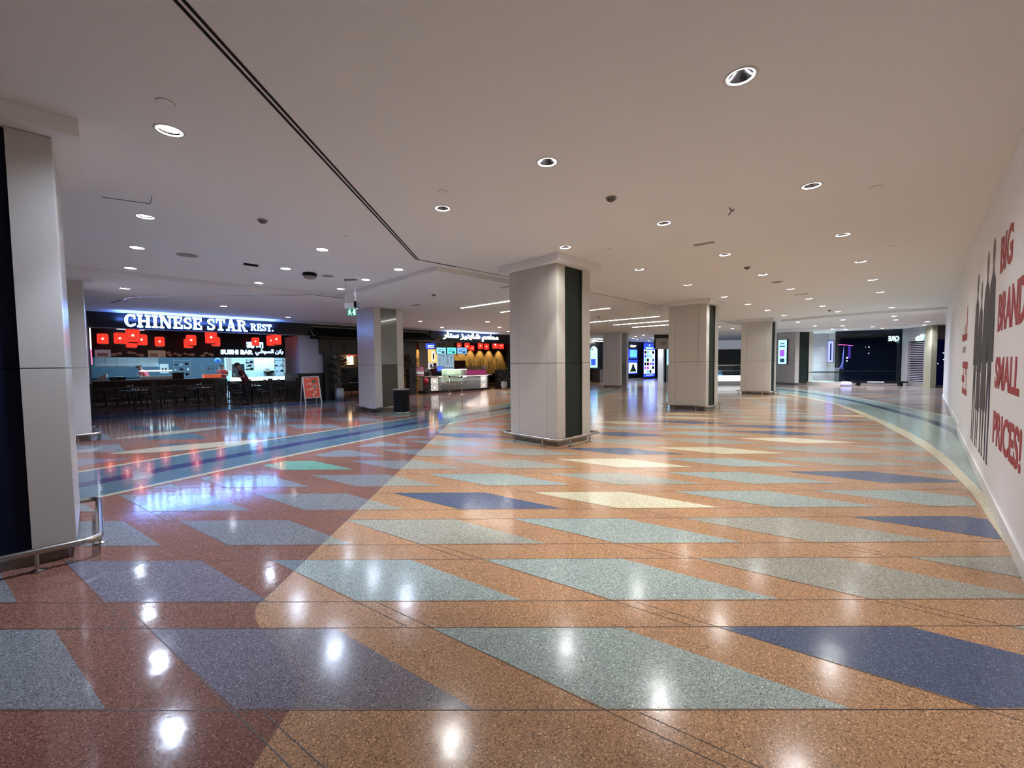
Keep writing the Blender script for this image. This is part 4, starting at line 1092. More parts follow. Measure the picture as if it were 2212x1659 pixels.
# high chair by the gate
t = thing('high_chair', 'dark metal high chair standing at the gate beside the column', 'chair', onz(768,864,0), math.radians(20))
mb = MB()
for x, y in ((-.22,-.22),(.22,-.22),(-.22,.22),(.22,.22)): MB().bar((x,y,.002),(x*.6,y*.6,.62),.03).build('leg', M_BLACKM, t)
MB().box(-.17,.17,-.17,.17,.62,.66).build('seat', M_BLACKM, t); MB().box(-.17,.17,.14,.17,.66,1.0).build('backrest', M_BLACKM, t)
MB().box(-.2,.2,-.25,-.05,.80,.82).build('tray', M_STEEL, t); MB().bar((-.22,-.22,.2),(.22,-.22,.2),.025).bar((-.22,.22,.2),(.22,.22,.2),.025).build('stretcher', M_BLACKM, t)

# A-board
a0, a1 = onz(659,873,0), onz(696,870,0); ac = (a0+a1)/2; arz = math.atan2(a1.y-a0.y, a1.x-a0.x)
ab = thing('a_board', 'orange red menu A-board with white frame standing before the pier', 'A-board', ac, arz)
Wd = (a1-a0).length/2*.92
def tilt(y0, y1, top): return lambda x, z, off=0: (x, y0 + (y1-y0)*z/top + off, z)
f_ = tilt(0, .22, 1.12)
M_AF = mat('white_frame', (0.6,0.55,0.5), .4)
mb = MB()
for x in (-Wd, Wd): mb.bar(f_(x,.003), f_(x,1.12), .035)
mb.bar(f_(-Wd,1.12), f_(Wd,1.12), .035).bar(f_(-Wd,.24), f_(Wd,.24), .035).build('frame', M_AF, ab)
mb = MB()
for x in (-Wd, Wd): mb.bar((x,.46,.003), (x,.24,1.10), .03)
mb.build('rear_leg', M_AF, ab)
MB().add([f_(-Wd+.02,.26),f_(Wd-.02,.26),f_(Wd-.02,1.1),f_(-Wd+.02,1.1)] + [f_(-Wd+.02,.26,.012),f_(Wd-.02,.26,.012),f_(Wd-.02,1.1,.012),f_(-Wd+.02,1.1,.012)],
   [(0,1,2,3),(7,6,5,4),(0,4,5,1),(1,5,6,2),(2,6,7,3),(3,7,4,0)]).build('poster', mat('poster_red',(0.42,0.05,0.03),.5,noise=.2,emit=.10,ecol=(.8,.12,.06)), ab)
def disc(x, z, r, m, off=-.004):
    vs = [Vector((0,0,0))]; c = f_(x, z, off); vs = [(c[0]+r*math.cos(q), c[1]+.196*r*math.sin(q), c[2]+r*math.sin(q)) for q in [2*PI*k/18 for k in range(18)]]
    vs2 = [(x_, y_+.003, z_) for x_, y_, z_ in vs]
    return MB().add(vs+vs2, [tuple(range(18)), tuple(range(35,17,-1))] + [(i,(i+1)%18,18+(i+1)%18,18+i) for i in range(18)])
M_PL = mat('plate_print',(0.55,0.38,0.3),.5); M_GRN = mat('food_print',(0.12,0.11,0.05),.5)
for x, z, r, q in ((.12,.92,.085,M_GRN),(-.04,.83,.05,M_PL),(.13,.70,.09,M_PL),(-.01,.62,.05,M_PL),(.13,.47,.05,M_PL),(.04,.37,.055,M_PL)):
    disc(x, z, r, q).build('printed_dish', q, ab)
disc(.13,.70,.055,M_GRN,-.008).build('printed_dish', M_GRN, ab)
for z in (1.03,.81,.57): MB().add([f_(-.24,z,-.003),f_(-.06,z,-.003),f_(-.06,z+.025,-.003),f_(-.24,z+.025,-.003)],[(0,1,2,3)]).build('printed_heading', M_PL, ab)

# bin
t = thing('litter_bin', 'tall black round litter bin standing against the grey inset column', 'bin', onz(866,896,0)+Vector((-.06,.32,0)))
MB().lathe([(.26,.003),(.27,.03),(.27,.06),(.25,.07)],28).build('base', M_STEEL, t, smooth=True)
MB().lathe([(.25,.06),(.25,.78)],28).build('drum', M_BLACKM, t)
MB().lathe([(.262,.78),(.262,.81),(.2,.815),(.19,.80)],28).build('rim', M_GREYP, t)

# exit sign with camera
ep = onz(757,603,HI)
t = thing('exit_sign', 'hanging green running-man exit sign with white housing left of the second column', 'exit sign', ep, math.radians(-5))
dd = lambda y: EYE + ray(757,y).z/ray(757,y).y*ep.y - HI
zt, zm, zb = dd(655), dd(667), dd(682)
MB().box(-.14,.14,-.04,.04,-.035,-.001).build('ceiling_box', M_GREYP, t)
MB().box(-.125,-.119,-.003,.003,zt,-.03).box(.095,.101,-.003,.003,zt,-.03).build('suspension_rod', M_GREYP, t)
MB().box(-.13,.11,-.08,.08,zm,zt).build('housing', M_WHITE, t)
MB().box(-.10,.12,-.012,.012,zb,zm).build('sign_panel', mat('exit_green',(0.0,0.22,0.12),.4,emit=.35,ecol=(0,.35,.2)), t)
mm = MB(); zc = (zm+zb)/2; hh = (zm-zb)
M_EXW = mat('exit_white',(1,1,1),.5,emit=1.2)
mm.lathe([(0,0),(.001,0)],3) if False else None
B = lambda a,b,c,d: mm.xprism([(a,zc+c*hh),(b,zc+c*hh),(b,zc+d*hh),(a,zc+d*hh)], -.016,-.0125)
B(-.045,-.02,.02,.28); mm.xprism([(-.033+.013*math.cos(q), zc+.36*hh+.013*math.sin(q)) for q in [2*PI*k/10 for k in range(10)]],-.016,-.0125)
mm.xprism([(-.07,zc-.4*hh),(-.055,zc-.4*hh),(-.02,zc+.05*hh),(-.04,zc+.05*hh)],-.016,-.0125); mm.xprism([(-.0,zc-.38*hh),(.012,zc-.36*hh),(-.02,zc+.05*hh),(-.035,zc+.05*hh)],-.016,-.0125)
mm.xprism([(-.075,zc+.02*hh),(-.065,zc-.02*hh),(-.03,zc+.25*hh),(-.04,zc+.28*hh)],-.016,-.0125)
B(.06,.10,-.42,.42); B(.022,.05,-.05,.02)
mm.build('running_man_pictogram', M_EXW, t)
MB().box(.11,.17,-.09,.05,zm+.02,zt+.03).build('camera_head', M_BLACKM, t)

# ------------------------------------------------------------------ take-away counter
tc_ = thing('service_counter', 'grey split-stone take-away counter with white fretwork end panels', 'counter', uv(0, VS-.2, 0), R45)
MB().box(12.95,17.2,0,.7,.12,.87).build('stone_front', mat('split_stone',(0.12,0.12,0.12),.7,noise=.9,nscale=4,bump=1.0,stretch=(1,1,6)), tc_)
MB().box(12.65,17.35,-.03,.75,0,.12).build('plinth', M_WOOD, tc_)
MB().box(12.55,17.45,-.08,.78,.90,.95).build('worktop', mat('counter_marble',(0.30,0.2,0.17),.25), tc_)
MB().box(13.5,17.2,-.03,-.005,.885,.905).build('light_strip', mat('counter_led',(1,1,1),.5,emit=5,ecol=(1,.95,.85)), tc_)
area('counter_wash', uv(15.3, VS-.33, .86), 3.6, 14, (1,.95,.88), (math.radians(-20),0,R45), .03)
for x0 in (12.97, 16.55):
    p0 = MB().box(x0,x0+.52,-.03,-.004,.14,.86).build('fret_back', mat('fret_white',(0.7,0.66,0.62),.5,emit=.35,ecol=(1,.95,.85)), tc_)
    mb = MB(); s = .022; c = x0+.26
    for zz in (.32,.68):
        for (a, b) in (((c-.2,zz),(c,zz+.15)),((c,zz+.15),(c+.2,zz)),((c+.2,zz),(c,zz-.15)),((c,zz-.15),(c-.2,zz)),((c-.26,zz),(c-.12,zz)),((c+.12,zz),(c+.26,zz)),((c-.26,zz+.16),(c-.1,zz+.09)),((c+.26,zz+.16),(c+.1,zz+.09)),((c-.26,zz-.16),(c-.1,zz-.09)),((c+.26,zz-.16),(c+.1,zz-.09))):
            mb.bar((a[0],-.036,a[1]),(b[0],-.036,b[1]),s,.01)
    mb.bar((x0,-.036,.14),(x0,-.036,.86),.03,.012).bar((x0+.52,-.036,.14),(x0+.52,-.036,.86),.03,.012).bar((x0,-.036,.5),(x0+.52,-.036,.5),.03,.012)
    mb.build('fret_pattern', M_WOOD, tc_)
VC = VS-.28
def gcase(t, W, H):
    MB().box(0,W,0,.5,0,.08).build('base', M_STEEL, t); MB().box(0,W,.48,.5,.08,H).build('back', mat('case_back',(0.5,0.6,0.45),.5,emit=.22,ecol=(.8,1,.7)), t)
    MB().box(0,W,0,.012,.08,H).box(0,.012,.012,.48,.08,H).box(W-.012,W,.012,.48,.08,H).build('glass', M_GLASS, t)
    MB().box(0,W,.0,.5,H,H+.04).build('lit_top', mat('case_top',(1,1,.95),.4,emit=1.6,ecol=(.95,1,.85)), t)
    for z in (.35,.62): MB().box(.02,W-.02,.05,.46,H*z,H*z+.02).build('shelf', M_KSTEEL, t)
    for k in range(4): MB().lathe([(0,0),(.1,0),(.12,.05),(.07,.12),(0,.13)],12,W*(k+.6)/4.3,.3).build('dish', mat('pale_food',(0.7,0.65,0.45),.6,emit=.3,ecol=(1,.95,.7)), t).location = (0,0,H*.35+.021)
kbox('glass_display_case','pale green lit glass food case standing in front of the take-away counter','display case',966,1008,799,825,VS-.95,.5,M_STEEL,gcase,z_base=.55)
kbox('till','black till with blue customer screen on the take-away counter','till',942,957,791,813,VC+.3,.3,M_BLACKM,
   lambda t,W,H: (MB().box(0,W,0,.3,0,H*.35).build('base',M_BLACKM,t), MB().box(W*.1,W,.0,.05,H*.45,H).build('monitor',M_BLACKM,t), MB().box(W*.15,W*.95,-.006,-.001,H*.5,H*.95).build('screen',mat('blue_screen',(.05,.1,.8),.4,emit=1.2,ecol=(.04,.1,1)),t)), z_base=.95)
kbox('takeaway_boxes','stack of pink and white take-away boxes on the counter beside the plant','boxes',900,916,793,812,VC+.35,.3,M_WHITE,
   lambda t,W,H: [MB().box(0,W,.02*k,.3,H*k/4+.003,H*(k+1)/4).build('box',[mat('pink_box',(.4,.18,.18),.6),M_WHITE,mat('pink_box',(.4,.18,.18),.6),mat('red_box',(.5,.15,.2),.6)][k],t) for k in range(4)], z_base=.95)
kbox('coffee_grinder','small black machine between boxes and till','machine',918,927,796,813,VC+.35,.25,M_BLACKM,
   lambda t,W,H: (MB().box(0,W,0,.25,0,H*.5).build('body',M_BLACKM,t), MB().lathe([(.05,H*.5),(.09,H)],12,W/2,.12).build('hopper',M_GREYP,t)), z_base=.95)
kbox('fish_tank','long glass tank with purple gravel at the right end of the take-away counter','tank',1009,1050,790,811,VC+.35,.4,M_GLASS,
   lambda t,W,H: (MB().box(0,W,0,.35,0,H*.5).build('purple_base',mat('purple_gravel',(.22,.02,.09),.7,noise=.5,emit=.25,ecol=(.5,.03,.2)),t), MB().box(0,W,0,.01,H*.5,H).box(0,W,.34,.35,H*.5,H).box(0,.01,.01,.34,H*.5,H).box(W-.01,W,.01,.34,H*.5,H).build('glass',M_GLASS,t)), z_base=.95)
# stanchions
st = []
for k, (x, y, lab) in enumerate(((971,850,'left steel queue post in front of the take-away counter'), (998,852,'right steel queue post in front of the take-away counter'))):
    p = onz(x, y, 0); t = thing('queue_post', lab, 'queue post', p, 0, 'queue posts'); st.append(p)
    MB().lathe([(.17,.003),(.17,.012),(.05,.04),(.03,.05)],24).build('base', M_STEEL, t, smooth=True)
    MB().lathe([(.028,.04),(.028,.86)],14).build('pole', M_STEEL, t, smooth=True)
    MB().lathe([(.035,.86),(.04,.88),(.04,.95),(.03,.97)],14).build('belt_head', M_BLACKM, t)
t = thing('queue_belt', 'black belt stretched between the two steel queue posts', 'belt', st[0]); d = st[1]-st[0]
MB().bar(d.normalized()*.04+Vector((0,0,.91)), d-d.normalized()*.04+Vector((0,0,.91)), .006, .05).build('belt', M_BLACKM, t)

# pier with posters and hanging menu screens
VP = VS+2.6
u0, _ = onv(924, 760, VP); u1, _ = onv(981, 760, VP)
pr = thing('pier', 'pale pier covered by posters behind the take-away counter', 'pier', (0,0,0), R45)
MB().box(u0,u1,VP,VP+1.0,0,3.39).build('body', mat('pier_white',(0.42,0.40,0.38),.7), pr)
def onpier(name, label, cat, x0, x1, y0, y1, fn, v=VP-.03): return kbox(name, label, cat, x0, x1, y0, y1, v, .02, M_WHITE, fn)
onpier('wall_poster','orange lit poster with dark bottles on the pier','poster',925,944,755,783, lambda t,W,H: (MB().box(0,W,0,.02,0,H).build('sheet',mat('orange_poster',(.8,.35,.1),.5,emit=1.1,ecol=(1,.5,.16)),t), MB().box(W*.4,W*.72,-.006,-.001,H*.12,H*.85).build('light_panel',mat('cream_glow',(1,.9,.7),.5,emit=1.8,ecol=(1,.9,.65)),t), MB().lathe([(.03,H*.2),(.05,H*.4),(.05,H*.6),(.02,H*.75)],10,W*.56,-.03).build('bottle_picture',M_BLACKM,t)))
onpier('wall_poster','white sheet with grey symbol below the orange poster','poster',925,945,784,797, lambda t,W,H: (MB().box(0,W,0,.02,0,H).build('sheet',mat('white_lit',(.8,.8,.9),.5,emit=.6),t), MB().box(W*.2,W*.4,-.005,-.001,H*.2,H*.8).box(W*.4,W*.8,-.005,-.001,H*.2,H*.4).build('symbol',M_GREYP,t)))
def menu(t, W, H):
    MB().box(0,W,0,.02,0,H).build('sheet',mat('menu_blue',(.35,.5,.6),.5,emit=.45,ecol=(.5,.75,.95)),t)
    mb = MB()
    for i in range(4):
        for j in range(14): 
            if random.random() < .8: mb.box(W*(.08+.23*i),W*(.08+.23*i+.08+.08*random.random()),-.005,-.001,H*(.28+.05*j),H*(.28+.05*j)+.018)
    for i in range(6): mb.box(W*(.06+.155*i),W*(.14+.155*i),-.005,-.001,H*.1,H*.17)
    mb.build('printed_lines',mat('menu_ink',(.05,.12,.2),.6),t)
onpier('wall_menu','tall pale blue printed menu on the pier behind the glass case','menu board',945,980,765,798, menu)
onpier('lit_box_sign','small blue lit box with two white lines high on the pier','sign',922,939,742,753, lambda t,W,H: (MB().box(0,W,0,.12,0,H).build('box',mat('blue_box',(.05,.1,.6),.5,emit=.9,ecol=(.05,.12,.8)),t), MB().box(W*.12,W*.85,-.006,-.001,H*.2,H*.36).box(W*.12,W*.85,-.006,-.001,H*.5,H*.66).build('white_line',mat('white_glow',(1,1,1),.5,emit=2.2,ecol=(.8,.9,1)),t)), VP-.15)
VM = VS+.9
for k, (x0, x1, c, lab) in enumerate(((943,963,(.25,.62,.85),'left hanging menu screen above the take-away counter'),(966,985,(.12,.75,.75),'middle hanging menu screen above the take-away counter'),(988,1008,(.18,.42,.95),'right hanging menu screen above the take-away counter'))):
    cc = mat(f'screen_colour_{k}', c, .4, emit=1.1, ecol=c)
    t = kbox('menu_screen', lab, 'screen', x0, x1, 751, 764, VM, .05, M_BLACK, lambda t,W,H: (MB().box(-.02,W+.02,0,.05,-.02,H+.02).build('bezel',M_BLACK,t), MB().box(0,W,-.004,-.0005,0,H).build('display',cc,t),
        MB().box(W*.15,W*.5,-.007,-.0045,H*.35,H*.5).box(W*.2,W*.8,-.007,-.0045,H*.65,H*.72).box(W*.55,W*.85,-.007,-.0045,H*.12,H*.4).build('displayed_text',mat('screen_dark',(.02,.08,.2),.4),t),
        MB().box(W*.3,W*.33,.01,.04,H+.02,3.38-1e-3-t.location.z).box(W*.7,W*.73,.01,.04,H+.02,3.38-1e-3-t.location.z).build('hanger',M_BLACKM,t)))
    t['group'] = 'hanging menu screens'
# gold stone back wall with downlit bamboo
struct(S('wall_back', MB().box(16.0,28.0,26.0,26.2,0,3.4), mat('gold_stone',(0.24,0.15,0.06),.45,noise=.5,nscale=5,bump=.6)))
struct(S('wall_back', MB().box(12.5,16.0,26.0,26.2,0,3.4), mat('bronze_panel',(0.22,0.15,0.08),.4,noise=.3,nscale=3)))
sl = bpy.data.lights.new('wall_washer', 'SPOT'); sl.energy = 260; sl.color = (1,.78,.4); sl.spot_size = math.radians(60); sl.spot_blend = .6; sl.shadow_soft_size = .04
for k, u in enumerate((16.4, 17.1, 19.5, 20.4, 21.3, 22.3, 23.3, 24.4)):
    t = thing('wall_washer', f'small spotlight washing the golden wall, {ORD[k]} from the left', 'spotlight', uv(u, 25.55, 3.2), R45, 'spotlights washing the golden wall')
    MB().lathe([(.04,0),(.05,.12),(.03,.14)],14).build('barrel', M_BLACKM, t); MB().lathe([(.01,.14),(.01,.2)],8).build('stem', M_BLACKM, t)
    o = bpy.data.objects.new('beam', sl); COL.objects.link(o); o.location = (0,0,-.01); o.rotation_euler = (math.radians(14),0,0); o.parent = t
t = thing('bamboo_screen', 'row of dark bamboo stems against the golden lit wall', 'plant', uv(20.2, 25.5, 0), R45)
mb = MB()
for k in range(30):
    x = k*.13+random.uniform(-.04,.04); hgt = 1.5+.6*random.random(); mb.tube([(x,0,.8),(x+random.uniform(-.1,.1),0,hgt)], .012, 5)
mb.build('stems', M_LEAF, t); MB().box(-.1,4.2,-.2,.2,0,.8).build('planter', M_WOOD, t)
t = thing('fridge', 'dull grey upright cabinet between pier and bamboo', 'cabinet', uv(18.7, 24.6, 0), R45)
MB().box(0,1.0,0,.7,0,1.85).build('body', mat('cab_grey',(.14,.13,.13),.4), t, bevel=.01); MB().box(.9,.93,-.03,0,.8,1.4).build('handle', M_STEEL, t)
dk = thing('dark_cabinet', 'low dark timber partition at the end of the take-away, beside the central column', 'cladding', uv(18.3, VS-.42, 0), R45)
MB().box(-.35,.95,.1,.4,0,1.2).build('panel', M_WOOD, dk); MB().box(-.35,.95,.05,.1,.0,.1).build('skirting', M_BLACK, dk)

# ------------------------------------------------------------------ lit posters behind (cinema / toy shop)
struct(S('wall_back', MB().box(28.2,41.2,VS,VS+.3,0,LOWZ-.002), M_BLACK))
struct(S('baseboard_back', MB().box(28.2,41.2,VS-.02,VS,0.002,.1), M_GREYP))
def poster(name, label, u0, u1, z0, z1, m, fn=None):
    t = thing(name, label, 'light box', uv(u0, VS-.10, z0), R45)
    W, H = u1-u0, z1-z0
    MB().box(0,W,.0,.09,0,H).build('frame', M_BLACK, t); MB().box(.03,W-.03,-.006,-.0005,.03,H-.03).build('display', m, t)
    if fn: fn(t, W, H)
    return t
E_BLUE = mat('poster_blue',(.03,.06,.8),.4,emit=1.6,ecol=(.02,.05,1.0)); E_CY = mat('poster_cyan',(.2,.7,.9),.4,emit=1.8,ecol=(.3,.75,1.0))
E_PK = mat('poster_pale',(.7,.75,.9),.4,emit=1.6,ecol=(.72,.8,1)); E_LT = mat('poster_lime',(.6,.8,.4),.4,emit=1.3,ecol=(.7,.95,.5)); M_INK = mat('poster_ink',(.01,.02,.05),.5)
E_PP = mat('poster_purple',(.4,.1,.6),.4,emit=.9,ecol=(.35,.1,.8)); E_SK = mat('poster_sky',(.1,.4,.9),.4,emit=1.4,ecol=(.1,.42,1.0))
def grid(t, W, H):
    rnd = random.Random(4); base = MB().box(.08,W-.08,-.012,-.0065,H*.10,H*.80); base.build('white_field', E_PK, t)
    for j in range(6):
        for i in range(4):
            x0 = .14+i*(W-.28)/4; z0 = H*(.115+j*.114)
            MB().box(x0,x0+(W-.28)/4*.8,-.017,-.0125,z0,z0+H*.085).build('small_picture', rnd.choice((M_INK,E_CY,E_SK,E_PP,E_BLUE,E_LT)), t)
    MB().box(W*.18,W*.82,-.012,-.0065,H*.83,H*.88).build('heading_bar', E_CY, t); MB().box(W*.2,W*.8,-.012,-.0065,H*.045,H*.06).build('footer_line', E_PK, t)
    MB().xprism([(W*.5+.07*math.cos(q), H*.94+.1*math.sin(q)) for q in [2*PI*k/8 for k in range(8)]],-.012,-.0065).build('emblem', E_PK, t)
poster('light_box_poster','tall blue light box with a grid of small pictures at the back of the hall',37.3,39.7,.15,3.45,E_BLUE,grid)
def film(t, W, H):
    MB().box(W*.5,W*.95,-.012,-.0065,H*.66,H*.95).build('sky_picture', E_SK, t)
    m1 = MB().box(W*.03,W*.95,-.016,-.0125,H*.56,H*.60)
    for k in range(5): m1.xprism([(W*(.05+.19*k),H*.56),(W*(.2+.19*k),H*.56),(W*(.12+.19*k),H*.70)],-.012,-.0065)
    m1.build('dark_figures', M_INK, t)
    MB().box(W*.42,W*.97,-.012,-.0065,H*.06,H*.44).build('lime_picture', E_LT, t)
    MB().xprism([(W*.46,H*.10),(W*.94,H*.10),(W*.80,H*.27),(W*.76,H*.38),(W*.70,H*.41),(W*.64,H*.36),(W*.62,H*.27)],-.018,-.0125).build('dark_figure', M_INK, t)
    MB().box(W*.05,W*.36,-.012,-.0065,H*.06,H*.44).build('cyan_picture', E_CY, t)
poster('light_box_poster','wide blue light box with a dark seated figure on lime ground',33.4,36.1,.5,2.85,E_BLUE,film)
place_text('illuminated_sign','FLiP',mat('white_sign',(1,1,1),.5,emit=2.5),35.0,36.0,3.0,3.2,None,(0,0,0),R45,depth=.04,offset=.02)
lo = bpy.data.objects.get('illuminated_sign.003') or [o for o in COL.objects if o.name.startswith('illuminated_sign') and o.type == 'MESH'][-1]
lo.location = uv(0, VS-.01, 0); tag(lo, 'small slanted white logo on the black wall above the wide blue light box', 'sign')
def arch(t, W, H):
    mb = MB().box(.1,W-.1,-.012,-.0065,.1,H*.72); mb.xprism([(W/2+(W/2-.1)*math.cos(q), H*.72+H*.2*math.sin(q)) for q in [PI*k/12 for k in range(13)]],-.012,-.0065)
    mb.build('lit_field', E_CY, t)
    MB().box(.18,W*.7,-.018,-.0125,H*.14,H*.4).box(.2,W*.4,-.018,-.0125,H*.76,H*.82).build('dark_shapes', E_BLUE, t)
poster('light_box_poster','arched pale cyan light box glimpsed right of the central column',28.3,29.5,1.1,3.1,M_BLACK,arch)
kk = thing('kiosk', 'grey kiosk cabinet below the arched cyan light box', 'kiosk', uv(28.4, VS-1.0, 0), R45)
MB().box(0,.9,0,.7,0,1.05).build('body', mat('kiosk_grey',(.10,.09,.09),.5), kk, bevel=.01); MB().box(-.03,.93,-.03,.73,1.05,1.09).build('top', M_BLACK, kk)
t = thing('linear_light', 'short bright tube above the arched cyan light box', 'ceiling light', uv(29.0, VS-.4, 3.32), R45)
MB().box(-.7,.7,-.04,.04,0,.04).build('tube', M_LED, t); MB().box(-.6,-.57,0,.02,.04,LOWZ-3.32-.002).box(.57,.6,0,.02,.04,LOWZ-3.32-.002).build('hanger', M_GREYP, t)
area('poster_light', uv(38.5, VS-.6, 1.9), 2.0, 18, (.25,.35,1), (math.radians(-90),0,R45), 2.6)
# pale pier right of the posters, with menu panel and hanging sign
p0 = onz(1425,822,0)
sp = thing('column', 'pale narrow pier with cyan screen just left of the second right column', 'column', (11.98, 33.4, 0), R45)
MB().box(-.3,1.6,-.3,.15,0,LOWZ-.003).build('body', M_CLADG, sp); MB().box(-.1,.14,-.34,-.3005,0,LOWZ-.003).build('dark_edge', M_NAVY, sp)
MB().box(.35,1.0,-.34,-.3005,1.35,3.0).build('screen', mat('cyan_screen',(.3,.7,.85),.4,emit=1.1,ecol=(.35,.75,.95)), sp)
hs = thing('hanging_sign', 'pale scalloped hanging sign with two dark lines left of the second right column', 'sign', (10.0, 29.0, 2.85), math.radians(10))
MB().box(0,1.2,0,.12,-.35,.40).build('board', mat('sign_beige',(.36,.33,.29),.6), hs); MB().box(-.08,1.2,-.02,.14,.40,.64).build('header', M_BLACK, hs)
MB().xprism([(-.08,-.30),(0,-.30),(0,.4),(-.08,.4),(-.16,.15),(-.09,.05),(-.16,-.05)],0,.1).build('scalloped_edge', M_BLACK, hs)
MB().box(.35,.8,-.006,-.001,.10,.14).box(.3,.85,-.006,-.001,-.02,.02).build('text_line', M_GAP, hs)

# ------------------------------------------------------------------ right distance: screen pier, drum, glass shop, louvred door
bigp = make_column('distant beige pier with portrait cyan directory screen beside the third right column', (18.67, 27.5), collar=False, guard=False, top=3.499, rz=math.radians(11))
bigp.scale = (1.3, 1.3, 1)
tp = thing('directory_screen', 'portrait cyan directory screen on the distant beige pier', 'screen', (18.67, 27.5, 0), math.radians(11)); tp.scale = (1.3, 1.3, 1)
MB().box(-.06,-.002,.42,1.02,1.35,3.05).build('bezel', M_BLACK, tp); MB().box(-.066,-.0605,.46,.98,1.39,3.01).build('display', E_CY, tp)
m1 = MB().box(-.07,-.0665,.58,.86,1.5,1.75).box(-.07,-.0665,.6,.85,2.72,2.8).box(-.07,-.0665,.55,.9,2.55,2.62)
m1.build('displayed_shapes', mat('screen_mid',(.05,.25,.4),.4), tp); MB().box(-.07,-.0665,.58,.88,1.9,2.35).build('displayed_map', E_PP, tp)
# second far pier with violet screen
def PX(x, Y): k = (x-1106)/FPX; return Vector((k*Y, Y, 0))
fp = thing('column', 'slim far pier carrying a violet portrait screen, left of the black glass shop', 'column', PX(1794, 29.8), math.radians(-38))
MB().box(-.42,.42,0,.6,0,LOWZ-.003).build('body', M_CLADG, fp); MB().box(-.2,.17,-.05,-.001,1.45,3.0).build('bezel', M_BLACK, fp)
MB().box(-.17,.14,-.056,-.0505,1.48,2.97).build('screen', mat('violet_screen',(.3,.3,.95),.4,emit=1.5,ecol=(.22,.25,1)), fp)
MB().box(-.05,.03,-.06,-.0565,1.6,2.8).build('displayed_text', M_INK, fp)
# white drum with its glowing pool and curb
dr = thing('white_drum', 'white panelled round lift drum lit from below behind the curved glass rail', 'lift drum', PX(1757, 30.3))
MB().lathe([(.80,0),(.80,LOWZ-.002)],36).build('wall', mat('drum_white',(.62,.62,.68),.5), dr, smooth=True)
MB().lathe([(.804,1.45),(.804,1.465)],36,cap=False).lathe([(.804,2.6),(.804,2.615)],36,cap=False).build('joint_line', M_GREYP, dr)
cb = thing('atrium_curb', 'low beige curved curb carrying the glass rail around the drum', 'curb', PX(1777, 28.0))
MB().lathe([(1.22,.002),(1.22,.20),(1.05,.20),(1.05,.002)],40).build('curb', M_CLAD, cb)
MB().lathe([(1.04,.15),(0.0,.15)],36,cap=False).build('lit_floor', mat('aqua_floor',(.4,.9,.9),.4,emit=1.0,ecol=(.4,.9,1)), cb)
MB().lathe([(1.14,.20),(1.14,1.12)],40,cap=False).build('glass_rail', M_GLASS, cb); MB().lathe([(1.12,.80),(1.16,.80),(1.16,.84),(1.12,.84)],40,cap=False).build('handrail', M_BLACKM, cb)
area('drum_glow', PX(1776, 28.1)+Vector((0,0,.30)), .8, 30, (.8,.92,1), (math.radians(165),0,0))
area('void_glow', PX(1760, 33.0)+Vector((0,0,3.0)), 3, 50, (.8,.88,1), (math.radians(180),0,0))
# atrium opening between second and third right column
at_ = thing('atrium_rail', 'glass atrium balustrade with white glowing edge between the second and third right columns', 'balustrade', (14.6, 29.0, 0), math.radians(-8))
MB().box(-2.2,1.6,0,.35,0.002,.22).build('curb', M_CLAD, at_)
MB().box(-2.2,1.6,.05,.3,.22,.62).build('lit_edge', mat('edge_white',(.7,.8,.85),.5,emit=.9,ecol=(.75,.92,1)), at_)
MB().box(-2.2,1.6,.1,.13,.62,1.3).build('glass', M_GLASS, at_); MB().box(-2.2,1.6,.08,.15,1.30,1.36).box(-2.2,1.6,.09,.14,.92,.95).build('handrail', M_STEEL, at_)
bl = thing('blue_bench', 'light blue step-shaped seat behind the atrium glass', 'bench', (15.6, 31.5, 0), math.radians(-20))
E_BB = mat('bench_blue',(.2,.5,.85),.5,emit=.6,ecol=(.25,.55,.95))
MB().box(-.5,.7,0,.6,0,.45).build('seat', E_BB, bl); MB().box(-.5,.0,0,.6,.45,.95).build('backrest', E_BB, bl); MB().box(-.5,.3,.1,.5,.45,.6).build('cushion', E_BB, bl)
def vwall(name, a, b, z0, z1, m, th=.15):
    a = Vector((*a,0)); b = Vector((*b,0)); d = b-a
    return struct(MB().box(0,d.length,0,th,z0,z1).build(name, m, None, (a.x,a.y,0), math.atan2(d.y,d.x)))
vwall('wall_back', (14, 40), (25, 37), 0, 2.7, M_BLACK)
vwall('trim_6', (14, 39.6), (25, 36.6), 2.7, LOWZ-.002, mat('atrium_white',(.7,.7,.74),.6,emit=.12,ecol=(.8,.9,1)))
# black glass shop front
ga, gb = PX(1803, 27.6), PX(1947, 26.0)
gs = thing('glass_shopfront', 'black glazed shop front with faint reflections at the far right', 'shop front', ga, math.atan2(gb.y-ga.y, gb.x-ga.x)); GW = (gb-ga).length
M_BGL = mat('black_glass',(.003,.005,.012),.04,spec=.7)
MB().box(0,GW,.0,.06,.1,3.26).build('glass', M_BGL, gs); MB().box(0,GW,-.02,.1,3.26,LOWZ-.002).build('head_panel', mat('navy_head',(.01,.018,.04),.3), gs)
MB().box(0,GW,-.04,.1,.003,.1).build('sill', M_GREYP, gs); MB().box(0,GW,-.03,-.001,.86,.90).box(GW*.0,GW*.02,-.03,-.001,.1,3.26).build('handrail', M_RECESS, gs)
place_text('mirrored_lettering', 'QRE', mat('cyan_sign',(.5,.9,1),.5,emit=2.4,ecol=(.45,.9,1)), GW*.80, GW*.955, 2.72, 3.08, gs, (0,-.002,0), 0, depth=.02, offset=.03, mirror=True)
